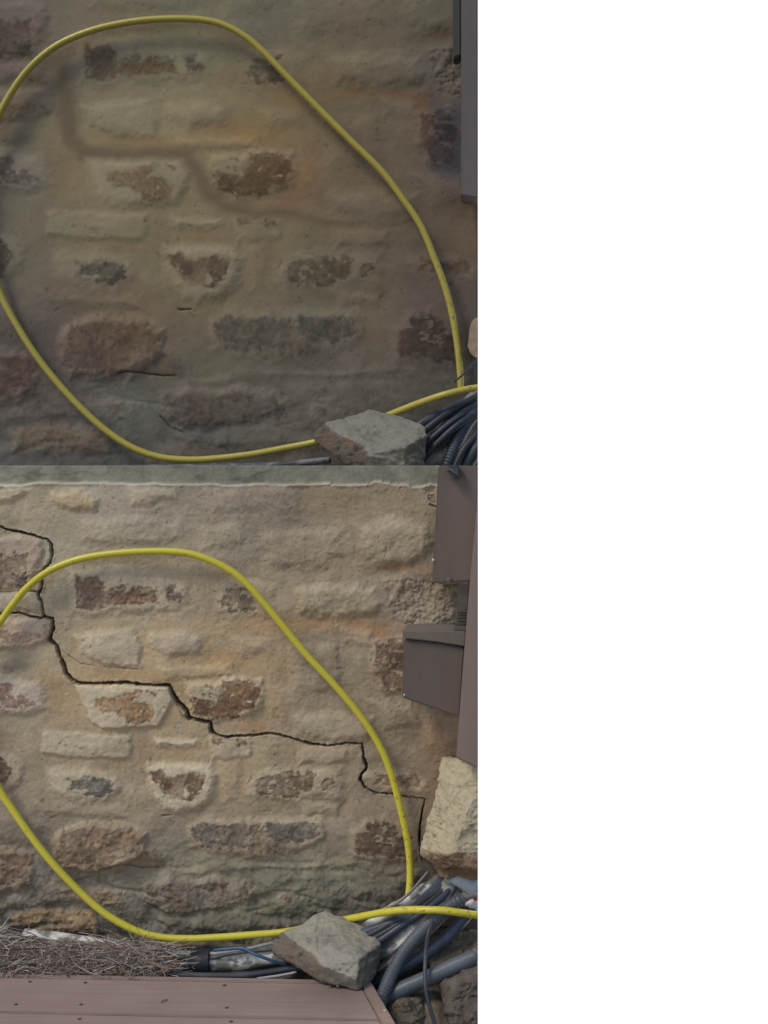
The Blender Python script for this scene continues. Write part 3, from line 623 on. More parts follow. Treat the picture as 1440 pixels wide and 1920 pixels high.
def rock_col(seed, k, f=1.0, dy=0, inv=None):
    def fn(co, nr):
        x, z = co[:, 0]*1000, co[:, 2]*1000
        g = fbm(x+co[:, 1]*600, z, 30, seed, 5)
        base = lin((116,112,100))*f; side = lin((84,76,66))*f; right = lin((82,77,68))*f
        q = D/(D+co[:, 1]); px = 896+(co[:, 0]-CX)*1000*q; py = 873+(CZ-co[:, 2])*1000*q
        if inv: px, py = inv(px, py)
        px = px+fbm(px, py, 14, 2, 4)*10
        left_face = [(500,1700),(531,1750),(560,1772),(594,1796),(604,1812),(606,1850),(500,1860)]  # left face outline: weathered dark colour with its shade painted in
        up = ss(.15, .5, nr[:, 2])[:, None]; lf = ss(2, -2, sdf(left_face, px, py))[:, None]; up = up*(1-lf)
        C = right*(1-lf)+side*lf; C = C*(1-up)+base*up  # faces not turned up are darkened in the colour, as shade
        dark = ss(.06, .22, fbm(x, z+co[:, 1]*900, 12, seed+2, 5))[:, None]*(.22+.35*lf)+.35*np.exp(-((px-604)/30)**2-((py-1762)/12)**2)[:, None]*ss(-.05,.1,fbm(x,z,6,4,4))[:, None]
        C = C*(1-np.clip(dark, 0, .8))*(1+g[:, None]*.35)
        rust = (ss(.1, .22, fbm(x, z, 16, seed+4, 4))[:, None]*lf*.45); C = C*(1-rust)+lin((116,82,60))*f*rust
        return np.clip(C/k, .01, .8)
    return fn
rock_mat = vcol_mat('sandstone', ((120, .0018, 6), (500, .0006, 4)), .88, .12, 160)
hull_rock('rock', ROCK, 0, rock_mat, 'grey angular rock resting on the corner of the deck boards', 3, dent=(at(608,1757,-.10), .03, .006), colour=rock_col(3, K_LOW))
def rock_up(x, y):
    return 593+(x-515)*1.06, float(np.interp(y, [1710, 1748, 1764, 1800, 1860], [769, 795, 812, 838, 925]))
hull_rock('rock', [(x, y, Y*.8) for (x, y, Y) in ROCK], YU-.05, rock_mat, 'dim grey rock behind the ledge at the foot of the smooth upper wall', 5, map=rock_up, colour=rock_col(3, K_UP, .74, inv=lambda a, b: ((a-593)/1.06+515, np.interp(b, [769,795,812,838,925], [1710,1748,1764,1800,1860]))))  # copy of the lower rock, colour scaled down for dimmer light
# pale rendered stone block at the right
BLK = [
 [(834,1424,-.03),(862,1432,-.075),(896,1440,-.10),(896,1560,-.13),(818,1560,-.05),(820,1490,-.045),(826,1450,-.04),(850,1500,-.10),(834,1424,0),(896,1440,0),(896,1560,0),(818,1560,0)],
 [(820,1500,-.05),(860,1490,-.10),(896,1480,-.12),(896,1632,-.13),(862,1628,-.12),(822,1622,-.075),(800,1612,-.055),(790,1600,-.045),(800,1572,-.05),(812,1535,-.045),(850,1600,-.13),(820,1500,0),(896,1480,0),(896,1634,0),(800,1606,0)],
 [(806,1606,-.045),(896,1600,-.10),(896,1648,-.085),(866,1636,-.07),(840,1644,-.07),(824,1640,-.06),(806,1606,0),(896,1648,0),(824,1640,0)]]
def blk_col(co, nr):
    x, z = co[:, 0]*1000, co[:, 2]*1000
    C = lin((140,130,108))*(1+fbm(x, z, 30, 2, 5)*.25)[:, None]
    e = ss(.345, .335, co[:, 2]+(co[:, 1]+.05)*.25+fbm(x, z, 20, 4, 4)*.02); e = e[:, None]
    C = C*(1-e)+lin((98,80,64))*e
    p = ss(.2, .3, fbm(x, z, 7, 3, 3))[:, None]*.3
    return np.clip(C*(1-p)/K_LOW, .01, .8)
hull_rock('stone_block', BLK, 0, rock_mat, 'pale cream rough block of stone jutting out under the mauve post', 8, amp=.0050, colour=blk_col)
bpy.data.objects['stone_block']['category'] = 'stone block'
UB = [(884,604,-.03),(895,596,-.06),(895,672,-.06),(884,664,-.05),(878,650,-.03),(880,625,-.03),(884,604,0),(895,596,0),(895,672,0),(880,650,0)]
o = hull_rock('stone_block', UB, YU, rock_mat, 'small pinkish stone block at the right edge of the smooth upper wall', 9, amp=.0015, colour=lambda co, nr: np.tile(lin((112,98,82))/K_UP, (len(co), 1)))
o['category'] = 'stone block'

# ------------------------------------------------------------------ timber at the right
def paint_mat(name, c, rough=.5, f=.10):
    a = np.asarray(c)*(1-f); b = np.asarray(c)*(1+f)
    return noisy_mat(name, a, b, 9, rough, ((40, .0008, 5), (350, .0003, 3)), (1, 1, .15), spec=.35)
def prism(name, poly, Y0, Y1, mat, parent=None, bev=.0025, frac=None):
    """a board whose face outline is poly on plane Y0, running straight back to Y1"""
    bm = bmesh.new(); f = [bm.verts.new(at(x, y, Y0)) for (x, y) in poly]
    b = [bm.verts.new((v.co.x, Y1, v.co.z)) for v in f]
    bm.faces.new(f[::-1]); bm.faces.new(b)
    for i in range(len(f)): bm.faces.new((f[i], f[(i+1) % len(f)], b[(i+1) % len(f)], b[i]))
    bmesh.ops.recalc_face_normals(bm, faces=bm.faces)
    if bev: bmesh.ops.bevel(bm, geom=bm.edges[:], offset=bev, segments=2, affect='EDGES', clamp_overlap=True)
    for v in bm.verts: v.co.x = min(v.co.x, .896)
    me = bpy.data.meshes.new(name); bm.to_mesh(me); bm.free(); me.materials.append(mat)
    o = bpy.data.objects.new(name, me); COL.objects.link(o)
    if parent: o.parent = parent; o.matrix_parent_inverse = Matrix.Translation(-parent.location)
    return o
mauve = paint_mat('mauve_paint', S(113,97,90)); brown = paint_mat('brown_paint', S(86,75,69)); tread = paint_mat('weathered_tread', S(88,80,72), .8)
brown2 = paint_mat('dark_brown_paint', S(81,71,65)); slate = noisy_mat('dark_metal', S(58,54,50), S(74,70,64), 30, .45, ((300, .0004, 3),))
tag(prism('post', [(897,935),(897,1442),(855,1421),(868,1250),(881,1090),(889,1010)], -.16, -.06, mauve), 'mauve painted post in front of the brown boards, ending on the cream stone block', 'post')
o = empty('wall_board', at(850,1090,-.05)); tag(o, 'wide brown board hung down over the cracked wall beside the mauve post', 'board')
prism('board', [(822,873),(897,873),(897,1090),(880,1090),(846,1092),(810,1094)], -.055, -.022, brown, o)
prism('bottom_batten', [(822,1091.5),(878,1089.5),(878,1094),(822,1096)], -.060, -.0555, slate, o, .0005)
def small_bolt(name, px, py, Y, r, mat, parent):
    bm = bmesh.new(); bmesh.ops.create_uvsphere(bm, u_segments=10, v_segments=6, radius=r)
    for v in bm.verts: v.co.y *= .5
    me = bpy.data.meshes.new(name); bm.to_mesh(me); bm.free(); me.materials.append(mat)
    q = bpy.data.objects.new(name, me); COL.objects.link(q); q.location = at(px, py, Y)
    if parent: q.parent = parent; q.matrix_parent_inverse = Matrix.Translation(-parent.location)
    return q
bright = noisy_mat('zinc', S(150,150,150), S(176,176,172), 30, .3, ((300, .0002, 2),))
small_bolt('screw', 812, 1050, -.056, .0026, bright, o)
small_bolt('screw', 842, 1088, -.0575, .0055, brown2, o)
cl = empty('cable_clip', at(851,885,-.06)); tag(cl, 'small dark clip with a cable end on top of the wide brown board', 'clip')
prism('clamp', [(838,873.5),(864,873.5),(861,890),(858,897),(849,899),(843,890)], -.075, -.056, noisy_mat('dark_plastic', S(36,40,48), S(58,62,70), 60, .35, ((300, .0005, 3),)), cl, .003)
tube('wire', P3([(836,884,-.062),(844,880,-.078),(852,886,-.082),(860,892,-.078)]), .0016, slate, cl, .002, 8)
o = empty('step', at(815,1310,-.09)); tag(o, 'brown painted wooden step with a grey worn tread fixed against the wall', 'step')
prism('tread', [(754,1186),(800,1184),(874,1187),(873,1213),(815,1204),(757,1198)], -.125, -.005, tread, o)
prism('riser', [(757,1199.5),(815,1205.5),(871,1215),(862,1346),(812,1328),(754,1308)], -.118, -.02, brown2, o)
small_bolt('screw', 758, 1303, -.119, .002, bright, o)
o = empty('metal_bracket', at(866,1184,-.05)); tag(o, 'dark ribbed metal post foot standing on the worn step tread', 'bracket')
prism('shaft', [(858,1097),(881,1096),(876,1172),(856,1174)], -.09, -.05, slate, o)
for k in range(4): prism('rib', [(858,1146+k*5),(879,1146+k*5),(879,1148.5+k*5),(858,1148.5+k*5)], -.093, -.0905, slate, o, .0003)
prism('flange', [(852,1174.5),(877,1174.5),(876,1184.5),(850,1184.5)], -.10, -.045, slate, o)
# upper post
upb = paint_mat('dim_brown_paint', S(86,78,74,K_UP)); upd = paint_mat('dim_slate_paint', S(56,56,54,K_UP))
o = empty('post', at(880,370,YU-.06)); tag(o, 'tall grey brown post at the right edge of the smooth upper wall', 'post')
prism('post_face', [(864.5,-120),(896,-120),(896,372),(864.5,366)], YU-.10, YU-.02, upb, o)
prism('side_batten', [(848,-120),(864,-120),(863.8,104),(850,108)], YU-.07, YU-.015, upd, o)

# ------------------------------------------------------------------ deck
ZD = .1466
plank = None
def plank_mat(name, c1, c2):
    m, n, l, b = new_mat(name); tc = n.new('ShaderNodeTexCoord'); mp = n.new('ShaderNodeMapping'); mp.inputs['Scale'].default_value = (1.5, 60, 60)
    l.new(tc.outputs['Object'], mp.inputs[0]); t = n.new('ShaderNodeTexNoise'); t.inputs['Scale'].default_value = 3; t.inputs['Detail'].default_value = 8; t.inputs['Distortion'].default_value = .6
    l.new(mp.outputs[0], t.inputs['Vector'])
    t2 = n.new('ShaderNodeTexNoise'); t2.inputs['Scale'].default_value = 9; t2.inputs['Detail'].default_value = 6; l.new(tc.outputs['Object'], t2.inputs['Vector'])
    ad = n.new('ShaderNodeMath'); ad.operation = 'ADD'; l.new(t.outputs['Fac'], ad.inputs[0]); l.new(t2.outputs['Fac'], ad.inputs[1])
    r = n.new('ShaderNodeMapRange'); r.inputs['From Min'].default_value = .75; r.inputs['From Max'].default_value = 1.25; l.new(ad.outputs[0], r.inputs['Value'])
    mx = n.new('ShaderNodeMix'); mx.data_type = 'RGBA'; l.new(r.outputs[0], mx.inputs['Factor']); mx.inputs['A'].default_value = (*c1, 1); mx.inputs['B'].default_value = (*c2, 1)
    # darker mottled patch under and beside the rock
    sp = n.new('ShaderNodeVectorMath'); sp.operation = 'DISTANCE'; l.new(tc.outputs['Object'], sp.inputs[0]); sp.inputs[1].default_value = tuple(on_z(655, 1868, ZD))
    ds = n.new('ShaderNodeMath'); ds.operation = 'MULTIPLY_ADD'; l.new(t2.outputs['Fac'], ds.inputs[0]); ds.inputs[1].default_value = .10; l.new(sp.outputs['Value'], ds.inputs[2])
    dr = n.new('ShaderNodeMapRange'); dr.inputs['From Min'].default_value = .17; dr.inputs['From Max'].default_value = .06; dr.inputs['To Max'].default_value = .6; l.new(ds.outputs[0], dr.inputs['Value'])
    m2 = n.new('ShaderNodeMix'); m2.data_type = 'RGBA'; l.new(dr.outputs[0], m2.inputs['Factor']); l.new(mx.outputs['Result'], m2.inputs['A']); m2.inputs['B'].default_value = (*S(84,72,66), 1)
    l.new(m2.outputs['Result'], b.inputs['Base Color']); b.inputs['Roughness'].default_value = .62
    bump_chain(n, l, b, ((3, .0009, 6),), mp.outputs[0]); return m
KD = .74
pm = plank_mat('deck_stain', S(136,116,106,KD), S(147,128,117,KD))
pm2 = plank_mat('deck_edge_stain', S(132,110,98,KD), S(148,126,114,KD))
deck = empty('deck', on_z(300, 1900, ZD)); tag(deck, 'reddish brown wooden deck of long boards at the foot of the cracked wall', 'deck')
def slab(name, quad, zt, th, mat, parent, bev=.002):
    bm = bmesh.new(); t = [bm.verts.new((q.x, q.y, zt)) for q in quad]; b = [bm.verts.new((q.x, q.y, zt-th)) for q in quad]
    bm.faces.new(t); bm.faces.new(b[::-1])
    for i in range(4): bm.faces.new((t[i], b[i], b[(i+1) % 4], t[(i+1) % 4]))
    bmesh.ops.recalc_face_normals(bm, faces=bm.faces)
    bmesh.ops.bevel(bm, geom=bm.edges[:], offset=bev, segments=2, affect='EDGES')
    me = bpy.data.meshes.new(name); bm.to_mesh(me); bm.free(); me.materials.append(mat)
    o = bpy.data.objects.new(name, me); COL.objects.link(o); o.parent = parent; o.matrix_parent_inverse = Matrix.Translation(-parent.location); return o
g = lambda x, y: on_z(x, y, ZD)
L0, R0 = g(-20, 1824), g(690, 1838)          # back edge
L1, R1 = g(-20, 1831), g(692, 1847)
L2, R2 = g(-20, 1896), g(720, 1909)
dv = (L2-L1); ex = (R0-L0).normalized()
E0, E1 = g(694, 1838), g(742, 1920)          # outer right edge line
I0, I1 = g(672, 1838), g(717, 1920)          # inner edge of the border board
def xon(A, B, y): t = (y-A.y)/(B.y-A.y); return A.x+(B.x-A.x)*t
def lineY(L, x): return L.y+ex.y/ex.x*(x-L.x)
def band(La, Lb, name='deck_board'):
    q = []
    for L, side in ((La, 0), (La, 1), (Lb, 1), (Lb, 0)):
        if side == 0: x = -.75
        else:
            x = .6
            for _ in range(4): x = xon(I0, I1, lineY(L, x))-.0008
        q.append(Vector((x, lineY(L, x), ZD)))
    return slab(name, q, ZD, .026, pm, deck)
gap = Vector((0, -.006, 0)); st = Vector((0, (L2-L1).y, 0))
band(L0, L1-gap*.5, 'edge_strip')
a = L1+gap*.5
for k in range(7):
    b = a+st-gap; band(a, b); a = b+gap
yb = lineY(a, .6)
q = []
for A, B in ((I0, I1), (E0, E1)):
    for yy in ((R0.y-.001, yb) if A is I0 else (yb, R0.y-.001)): q.append(Vector((xon(A, B, yy), yy, ZD)))
slab('border_board', [q[0], q[1], q[2], q[3]], ZD+.0015, .028, pm2, deck)
for y0 in (-.30, -.75, -1.2): slab('joist', [Vector((-.74, y0, 0)), Vector((.62, y0, 0)), Vector((.62, y0-.04, 0)), Vector((-.74, y0-.04, 0))], ZD-.0275, .10, brown2, deck)
nail = noisy_mat('rusty_nail', S(44,36,32), S(70,56,48), 80, .6, ((300, .0002, 2),))
for (x, y) in [(56,1841),(160,1843),(152,1884),(421,1848),(425,1890),(149,1911),(433,1916),(30,1884)]:
    p = g(x, y); bm = bmesh.new(); bmesh.ops.create_cone(bm, cap_ends=True, segments=12, radius1=.0034, radius2=.0028, depth=.0016)
    me = bpy.data.meshes.new('nail_head'); bm.to_mesh(me); bm.free(); me.materials.append(nail)
    o = bpy.data.objects.new('nail_head', me); COL.objects.link(o); o.location = (p.x, p.y, ZD+.0004); o.parent = deck; o.matrix_parent_inverse = Matrix.Translation(-deck.location)

# ------------------------------------------------------------------ pipes and cables, lower trench
def peel_mat(name, white, grey, k=1.0):
    m = noisy_mat(name, grey, white, 26, .55, ((70, .0016, 2), (300, .0004, 3)), (1, 1, 1.6), thr=(.47, .50), c3=np.asarray(grey)*.7, s3=22); return m
wpipe = peel_mat('peeling_white_paint', S(174,170,160), S(108,106,100)); gconduit = noisy_mat('grey_pvc', S(58,61,65), S(70,73,77), 12, .38, ((300, .0003, 3),))
bconduit = noisy_mat('blue_grey_pvc', S(66,69,73), S(78,81,85), 12, .4, ((300, .0003, 3),))
black = noisy_mat('black_rubber', S(40,41,44), S(58,59,62), 20, .42, ((300, .0003, 3),)); blue = noisy_mat('blue_sheath', S(34,58,84), S(48,74,100), 20, .4, ((300, .0002, 2),))
grey = noisy_mat('grey_sheath', S(112,112,112), S(134,132,130), 20, .5, ((300, .0002, 2),)); mav = noisy_mat('mauve_grey_sheath', S(92,84,86), S(108,98,98), 20, .5, ((300, .0002, 2),))
tan = noisy_mat('tan_conduit', S(92,84,74), S(112,102,90), 40, .7, ((200, .0006, 3),)); tapem = noisy_mat('black_tape', S(26,27,32), S(38,39,44), 60, .45, ((60, .0012, 4),))
navy = noisy_mat('navy_sheath', S(46,50,60), S(60,66,77), 20, .35, ((300, .0003, 3),))
WP = [(-60,1752,-.035),(20,1756,-.037),(120,1768,-.045),(200,1780,-.05),(300,1797,-.055),(375,1803,-.06),(440,1801,-.062),(500,1792,-.062),(560,1785,-.06),(620,1788,-.06),(690,1785,-.065),(740,1748,-.06),(790,1705,-.05),(830,1668,-.03),(860,1640,-.01)]
def low_pipe(lst, r, mat, name, label, cat, dy=0, mp=None, group=None, **kw):
    if mp: lst = [(*mp(x, y), Y) for (x, y, Y) in lst]
    if isinstance(name, tuple): pass
    o = tube(name, P3(lst, dy), r, mat, None, **kw); return tag(o, label, cat, group)
o = empty('water_pipe', at(375,1803,-.06)); tag(o, 'thick white peeling pipe along the wall foot, wrapped in black tape', 'pipe')
tube('pipe', P3(WP[:11]), .0175, wpipe, o, .005, 20, wob=.0006)
tube('tape_wrap', P3([(18,1756,-.037),(30,1757,-.038),(44,1759,-.039)]), .0205, tapem, o, .002, 20, wob=.0012)
tube('tape_wrap', P3([(357,1803,-.065),(366,1804,-.065),(376,1804,-.065),(386,1804,-.065),(396,1803,-.065)]), .0225, tapem, o, .002, 20, wob=.0012)
low_pipe([(640,1850,-.07),(700,1812,-.085),(745,1776,-.085),(795,1728,-.07),(842,1676,-.04),(872,1640,-.01)], .026, wpipe, 'drain_pipe', 'broad peeling off-white pipe slanting up beside the rock to the cream block', 'pipe', step=.005, sides=20, wob=.0009)
low_pipe([(650,1768,-.05),(700,1730,-.05),(760,1690,-.045),(800,1664,-.035),(838,1640,-.01)], .0105, wpipe, 'old_pipe', 'thin flaking pipe above the yellow hose, nearest to the wall', 'pipe', step=.004, wob=.002)
CG = 'dark cables bundled beside the rock'
low_pipe([(660,1766,-.09),(710,1744,-.10),(760,1712,-.09),(815,1674,-.06),(852,1644,-.02)], .0062, black, 'cable', 'black cable just under the yellow hose right of the rock, uppermost of the bundle', 'cable', group=CG)
low_pipe([(660,1778,-.10),(712,1753,-.108),(765,1720,-.098),(815,1683,-.072),(850,1650,-.03)], .0045, black, 'cable', 'glossy black cable running in the middle of the slanting bundle', 'cable', group=CG)
low_pipe([(660,1790,-.10),(708,1766,-.11),(750,1738,-.105),(790,1712,-.09),(830,1682,-.07),(862,1650,-.03)], .0065, navy, 'cable', 'navy blue cable lying on the broad peeling pipe', 'cable', group=CG)
low_pipe([(672,1752,-.085),(720,1736,-.095),(750,1722,-.093),(790,1690,-.07),(830,1650,-.03)], .0085, navy, 'cable', 'thick navy cable tucked against the thin flaking pipe', 'cable', group=CG)
low_pipe([(822,1715,-.11),(840,1688,-.09),(856,1664,-.06),(866,1646,-.02)], .004, black, 'cable', 'short thin black cable crossing the top end of the broad pipe', 'cable', group=CG)
low_pipe([(690,1828,-.11),(735,1803,-.125),(780,1768,-.12),(830,1724,-.10),(880,1680,-.06)], .005, tan, 'cable', 'tan ribbed cable along the lower edge of the broad pipe', 'cable', group=CG, ripple=.0006, period=.006, step=.0012)
low_pipe([(690,1818,-.11),(735,1788,-.122),(780,1748,-.115),(820,1708,-.10)], .0022, black, 'cable', 'hair thin black line laid along the broad peeling pipe', 'cable', group=CG)
low_pipe([(716,1705,-.055),(740,1696,-.06),(765,1677,-.062),(785,1655,-.05),(803,1634,-.03)], .0026, mav, 'wire', 'thin mauve grey wire crossing over the end of the yellow loop', 'wire')
low_pipe([(708,1905,-.20),(713,1880,-.19),(724,1850,-.175),(740,1815,-.155),(765,1775,-.14),(795,1742,-.13),(830,1710,-.12),(855,1692,-.115),(868,1686,-.11)], .0118, gconduit, 'flexible_conduit', 'dark grey ribbed conduit curving down past the deck corner', 'conduit', ripple=.0006, period=.0062, step=.0012, sides=20)
low_pipe([(846,1692,-.115),(868,1685,-.11),(880,1681,-.105),(896,1678,-.095)], .0052, mav, 'cable', 'mauve cable coming out of the ribbed conduit at the right edge', 'cable')
low_pipe([(670,1868,-.12),(700,1845,-.125),(740,1822,-.125),(785,1795,-.12),(820,1772,-.115),(850,1745,-.105),(872,1718,-.095),(888,1700,-.085)], .0115, navy, 'rigid_conduit', 'dark blue grey conduit running behind the ribbed one up to the white taped end', 'conduit', sides=18)
o = tube('tape_end', P3([(882,1707,-.087),(888,1700,-.084),(896,1692,-.082)]), .0135, noisy_mat('white_rag', S(150,146,140), S(176,172,166), 60, .9, ((120, .002, 4),)), None, .002, 16, wob=.003)
tag(o, 'white ragged tape wrapped on the conduit end at the right edge', 'tape')
o = tube('tape_scrap', P3([(889,1687,-.098),(893,1684,-.098),(896,1683,-.098)]), .0035, noisy_mat('red_tape', S(168,40,34), S(190,56,44), 60, .6, ((120, .001, 4),)), None, .002, 10)
tag(o, 'tiny scrap of red tape on top of the white wrapping', 'tape')
low_pipe([(690,1880,-.16),(725,1869,-.165),(760,1852,-.165),(800,1835,-.162),(850,1812,-.155),(896,1792,-.15)], .0135, bconduit, 'pvc_pipe', 'smooth blue grey pipe leaving at the lower right edge', 'pipe', sides=20)
low_pipe([(812,1728,-.135),(803,1750,-.15),(798,1790,-.165),(797,1830,-.185),(800,1865,-.20),(808,1895,-.21),(820,1935,-.22)], .0036, black, 'cable', 'single black cable hanging down across the smooth blue grey pipe', 'cable', sides=12)
low_pipe([(400,1782,-.08),(430,1779,-.082),(455,1778,-.085),(480,1790,-.10),(510,1801,-.10),(545,1811,-.09)], .0028, blue, 'wire', 'blue wire curving over the white pipe into the left side of the rock', 'wire')
low_pipe([(262,1768,-.06),(300,1781,-.072),(335,1788,-.07),(357,1790,-.068),(396,1788,-.068),(440,1786,-.072),(470,1778,-.08),(530,1764,-.06)], .0035, grey, 'cable', 'pale grey cable running along the top of the white pipe through the black tape', 'cable')
low_pipe([(60,1758,-.06),(100,1766,-.064),(140,1772,-.066),(200,1785,-.075),(300,1800,-.08),(350,1797,-.075),(376,1796,-.07),(400,1795,-.075),(440,1787,-.084),(530,1778,-.075)], .0032, slate, 'cable', 'dark grey cable pressed along the front of the white pipe', 'cable')
low_pipe([(180,1820,-.10),(300,1827,-.11),(400,1830,-.112),(470,1828,-.11),(560,1814,-.10),(620,1806,-.09)], .006, black, 'cable', 'thick black cable lying between the white pipe and the deck edge', 'cable')
low_pipe([(482,1835,-.128),(520,1830,-.128),(556,1823,-.12)], .0024, grey, 'stick', 'pale thin stick lying behind the deck edge left of the rock', 'stick')
# grey sleeve under the cream block
low_pipe([(842,1644,-.055),(870,1652,-.06),(896,1666,-.06)], lambda t: .010+.012*t, noisy_mat('galvanised', S(116,122,126), S(134,138,140), 10, .4, ((200, .0004, 3),)), 'pipe_sleeve', 'grey galvanised pipe sleeve poking out below the cream stone block', 'pipe sleeve', sides=22)

# ------------------------------------------------------------------ pipes, upper trench
dim = lambda n, a, b: noisy_mat(n, a, b, 14, .45, ((300, .0003, 3),))  # dim copies of the lower materials, low light put into the colour
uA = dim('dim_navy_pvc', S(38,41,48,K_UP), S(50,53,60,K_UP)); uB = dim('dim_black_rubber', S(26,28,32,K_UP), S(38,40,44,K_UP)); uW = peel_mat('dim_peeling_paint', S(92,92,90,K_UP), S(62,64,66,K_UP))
UG = 'dim cables behind the upper rock'
up_list = [
 ([(745,905,-.06),(800,852,-.07),(850,800,-.06),(905,745,-.03)], .027, uW, 'drain_pipe', 'dim peeling pipe slanting behind the dark conduits at the upper ledge', 'pipe', dict(wob=.001)),
 ([(820,930,-.10),(840,872,-.10),(856,830,-.09),(878,790,-.08),(905,762,-.07)], .0135, uA, 'flexible_conduit', 'dim ribbed conduit bending down at the right end of the ledge', 'conduit', dict(ripple=.0006, period=.0065, step=.0014)),
 ([(860,900,-.11),(880,862,-.11),(905,830,-.11)], .015, uA, 'rigid_conduit', 'dim dark conduit in the corner where the upper ledge ends', 'conduit', {}),
 ([(740,850,-.085),(790,812,-.095),(840,775,-.085),(905,738,-.05)], .008, uB, 'cable', 'dim black cable nearest the upper yellow hose', 'cable', {}),
 ([(745,880,-.09),(800,830,-.10),(850,788,-.09),(905,755,-.06)], .006, uA, 'cable', 'dim navy cable second below the upper yellow hose', 'cable', {}),
 ([(760,900,-.10),(810,842,-.105),(860,796,-.10),(905,770,-.07)], .0075, uB, 'cable', 'dim black cable third below the upper yellow hose', 'cable', {}),
 ([(740,835,-.07),(780,802,-.08),(820,778,-.07),(880,750,-.04)], .010, uA, 'cable', 'thick dim navy cable emerging behind the upper rock', 'cable', {}),
 ([(835,930,-.13),(852,880,-.13),(872,840,-.12),(905,805,-.10)], .008, uB, 'cable', 'dim black cable leaning against the ribbed conduit on the ledge', 'cable', {}),
 ([(852,716,-.04),(870,700,-.04),(885,684,-.035),(900,668,-.03)], .0022, uB, 'wire', 'very thin dark wire rising from the end of the upper yellow loop', 'wire', {}),
 ([(180,880,-.03),(300,877,-.03),(420,875,-.035),(520,872,-.04),(620,862,-.04)], .007, uW, 'water_pipe', 'dim pale pipe just showing over the ledge under the upper loop', 'pipe', {}),
]
for (l, r, m, n, lab, c, kw) in up_list:
    low_pipe(l, r, m, n, lab, c, dy=YU-.02, **kw)

# ------------------------------------------------------------------ pine straw (uncountable)
def straw(name, n, region, mat, seed, lo=.03, hi=.10):
    rnd = random.Random(seed); V, F, T = [], [], []
    for i in range(n):
        p, ang, tilt, L = region(rnd)
        L = rnd.uniform(lo, hi) if L is None else L
        d = Vector((math.cos(ang)*math.cos(tilt), math.sin(ang)*math.cos(tilt), math.sin(tilt)))
        side = Vector((-math.sin(ang), math.cos(ang), 0)); bend = Vector((rnd.uniform(-1, 1), rnd.uniform(-1, 1), rnd.uniform(-1, .3)))*L*.42
        w = rnd.uniform(.0005, .0010); b0 = len(V); segs = 6
        tone = rnd.choice([(142,132,124), (124,114,106), (114,102,94), (162,154,146), (128,104,84), (100,88,78), (136,126,116)])
        for s in range(segs+1):
            t = s/segs-.5; q = p+d*L*t+bend*(.25-t*t)*2
            for a in (0, 2.09, 4.19): V.append(q+side*math.cos(a)*w+Vector((0, 0, 1))*math.sin(a)*w); T.append(tone)
        for s in range(segs):
            for k in range(3): a = b0+s*3+k; c = b0+s*3+(k+1) % 3; F.append((a, c, c+3, a+3))
    for q in V: q.y = min(q.y, -.001)
    o = link_mesh(name, V, F, mat)
    A = o.data.attributes.new('tone', 'FLOAT_COLOR', 'POINT')
    C = np.ones((len(V), 4)); C[:, :3] = lin(T)/K_LOW
    A.data.foreach_set('color', C.ravel()); return o
straw_mat = vcol_mat('dry_needles', ((300, .0002, 2),), .75, .15, 60)
def pile(r):
    while True:
        px = r.uniform(-330, 335); Yd = r.uniform(-.126, -.066)
        if px > 270 and r.random() < (px-270)/50: continue
        break
    u = (Yd+.126)/.06
    row_lo, row_hi = 1820, 1771
    if px <= 15: row_hi = 1748
    if 15 < px < 130: row_hi = 1766+26*math.sin((px-15)/115*math.pi)**.5
    if 195 < px < 235: row_hi = 1774
    if px > 240: row_hi = 1776
    row = row_lo+(row_hi-row_lo)*u+r.uniform(-3, 4)
    p = at(px, row, Yd)
    front = u < .4
    ang = r.gauss(math.pi/2*.9 if front and r.random() < .4 else 0, .5); tilt = r.gauss(.35 if front else -.1, .55 if front else .16)
    if px > 285: tilt = r.uniform(-.7, .4)
    return p, ang, tilt, (r.uniform(.03, .07) if front else r.uniform(.07, .15))
o = straw('pine_straw', 5200, pile, straw_mat, 3); tag(o, 'heap of dry grey brown pine needles between the wall and the deck', 'pine needles', kind='stuff')
# bed of packed needles under the loose ones
bx = np.arange(-.45, .30, .006); V, F = [], []
for i, x in enumerate(bx):
    for j in range(12):
        u = j/11; Y = -.129+.066*u
        row = 1823+(1778-1823)*min(1, u*1.05)
        if (x*1000) <= 15: row -= 16*u
        if 15 < (x*1000) < 130: row += 26*u*math.sin((x*1000-15)/115*math.pi)
        fall = max(0, (x-.27)/.03)
        z = at(0, row, Y).z-.004-fall*.02+.006*mnoise.noise(Vector((x*60, Y*60, 1)))
        V.append(Vector((x, Y, z)))
for i in range(len(bx)-1):
    for j in range(11): a = i*12+j; F.append((a, a+12, a+13, a+1))
me_bed = link_mesh('straw_bed', V, F, noisy_mat('packed_needles', S(70,62,54), S(112,102,92), 90, .95, ((120, .004, 5),), (1, 2.5, 2.5)))
mod = me_bed.modifiers.new('thick', 'SOLIDIFY'); mod.thickness = .02; mod.offset = -1
tag(me_bed, 'packed layer of old needles under the loose pine straw', 'pine needles', kind='stuff')

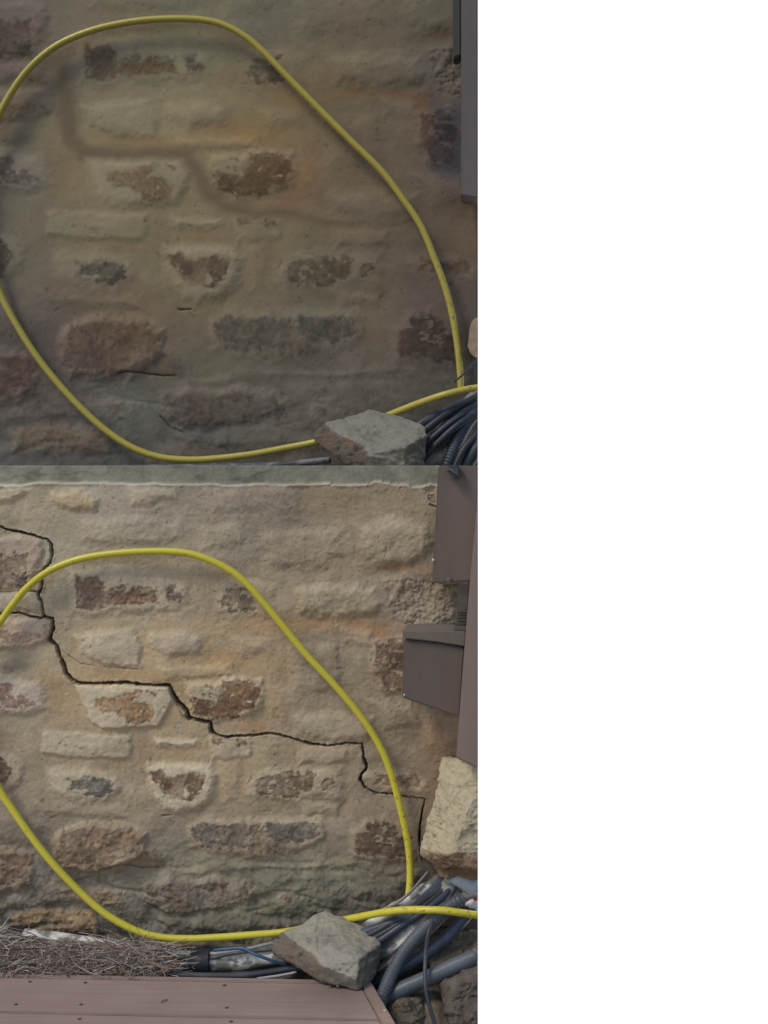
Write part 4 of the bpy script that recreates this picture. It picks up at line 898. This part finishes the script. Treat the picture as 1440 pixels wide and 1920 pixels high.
# ------------------------------------------------------------------ crumbs of mortar and twigs
def crumb(px, py, z, r, mat, label, name='pebble', cat='pebble'):
    bm = bmesh.new(); bmesh.ops.create_icosphere(bm, subdivisions=2, radius=r)
    s = random.random()*50
    for v in bm.verts: v.co += v.normal*r*.5*mnoise.noise(v.co/r*1.1+Vector((s, 0, 0))); v.co.z *= .7
    me = bpy.data.meshes.new(name); bm.to_mesh(me); bm.free(); me.materials.append(mat)
    o = bpy.data.objects.new(name, me); COL.objects.link(o); p = on_z(px, py, z); o.location = (p.x, p.y, z+r*.55); return tag(o, label, cat)
cm = noisy_mat('mortar_crumb', S(120,112,98), S(150,144,132), 90, .9, ((200, .001, 3),)); wm = noisy_mat('white_grit', S(180,178,170), S(196,194,188), 90, .9, ((200, .001, 3),))
crumb(633, 1849, ZD, .003, wm, 'tiny white pebble on the deck just below the rock')
crumb(611, 1842, ZD, .0022, cm, 'tiny grey crumb on the deck at the left foot of the rock')
crumb(722, 1896, ZD+.0015, .0025, cm, 'tiny tan crumb on the border board of the deck')
low = tube('twig', [on_z(620, 1853, ZD)+Vector((0, 0, .003)), on_z(625, 1847, ZD)+Vector((0, 0, .005)), on_z(631, 1849, ZD)+Vector((0, 0, .003))], .0018, nail, None, .002, 8)
tag(low, 'short dark twig lying on the deck below the rock', 'twig')
low = tube('twig', [on_z(302, 1881, ZD)+Vector((0, 0, .002)), on_z(308, 1879, ZD)+Vector((0, 0, .003)), on_z(314, 1877, ZD)+Vector((0, 0, .002))], .0009, nail, None, .002, 8)
tag(low, 'hair thin curled stem lying in the middle of the deck board', 'twig')
dirtrock = vcol_mat('muddy_stone', ((80, .003, 6), (300, .001, 4)), .95, .2, 90)
def mud(f): return lambda co, nr: np.clip(lin((78,72,60))*f*(1+fbm(co[:, 0]*1000, co[:, 2]*1000, 26, 3, 5)*.7)[:, None]/K_LOW, .01, .8)
hull_rock('rock', [(722,1892,-.17),(760,1868,-.15),(790,1872,-.15),(800,1900,-.17),(795,1940,-.2),(730,1940,-.2),(760,1880,-.2),(785,1910,-.21),(730,1900,-.1),(790,1880,-.1),(760,1960,-.14)], 0, dirtrock, 'muddy greenish lump of stone right of the deck corner', 21, amp=.006, colour=mud(1.0))
hull_rock('rock', [(836,1850,-.16),(868,1800,-.12),(896,1770,-.10),(896,1930,-.20),(850,1930,-.20),(842,1890,-.19),(870,1840,-.18),(896,1830,-.18),(850,1850,-.05),(896,1780,-.04),(896,1940,-.05)], 0, dirtrock, 'brown leaning stone in the lower right corner below the blue grey pipe', 23, amp=.007, colour=lambda co, nr: np.clip(lin((76,68,61))*(1+fbm(co[:, 0]*2500, co[:, 2]*700, 26, 3, 5)*.6)[:, None]/K_LOW, .01, .8))
hull_rock('rock', [(800,1790,-.11),(815,1765,-.09),(850,1755,-.08),(880,1750,-.07),(896,1750,-.07),(896,1800,-.1),(850,1810,-.12),(810,1815,-.13),(850,1790,-.02),(896,1790,-.02),(800,1800,-.03)], 0, dirtrock, 'dark muddy stone wedged between the blue grey pipe and the dark conduit', 25, amp=.006, colour=mud(.85))
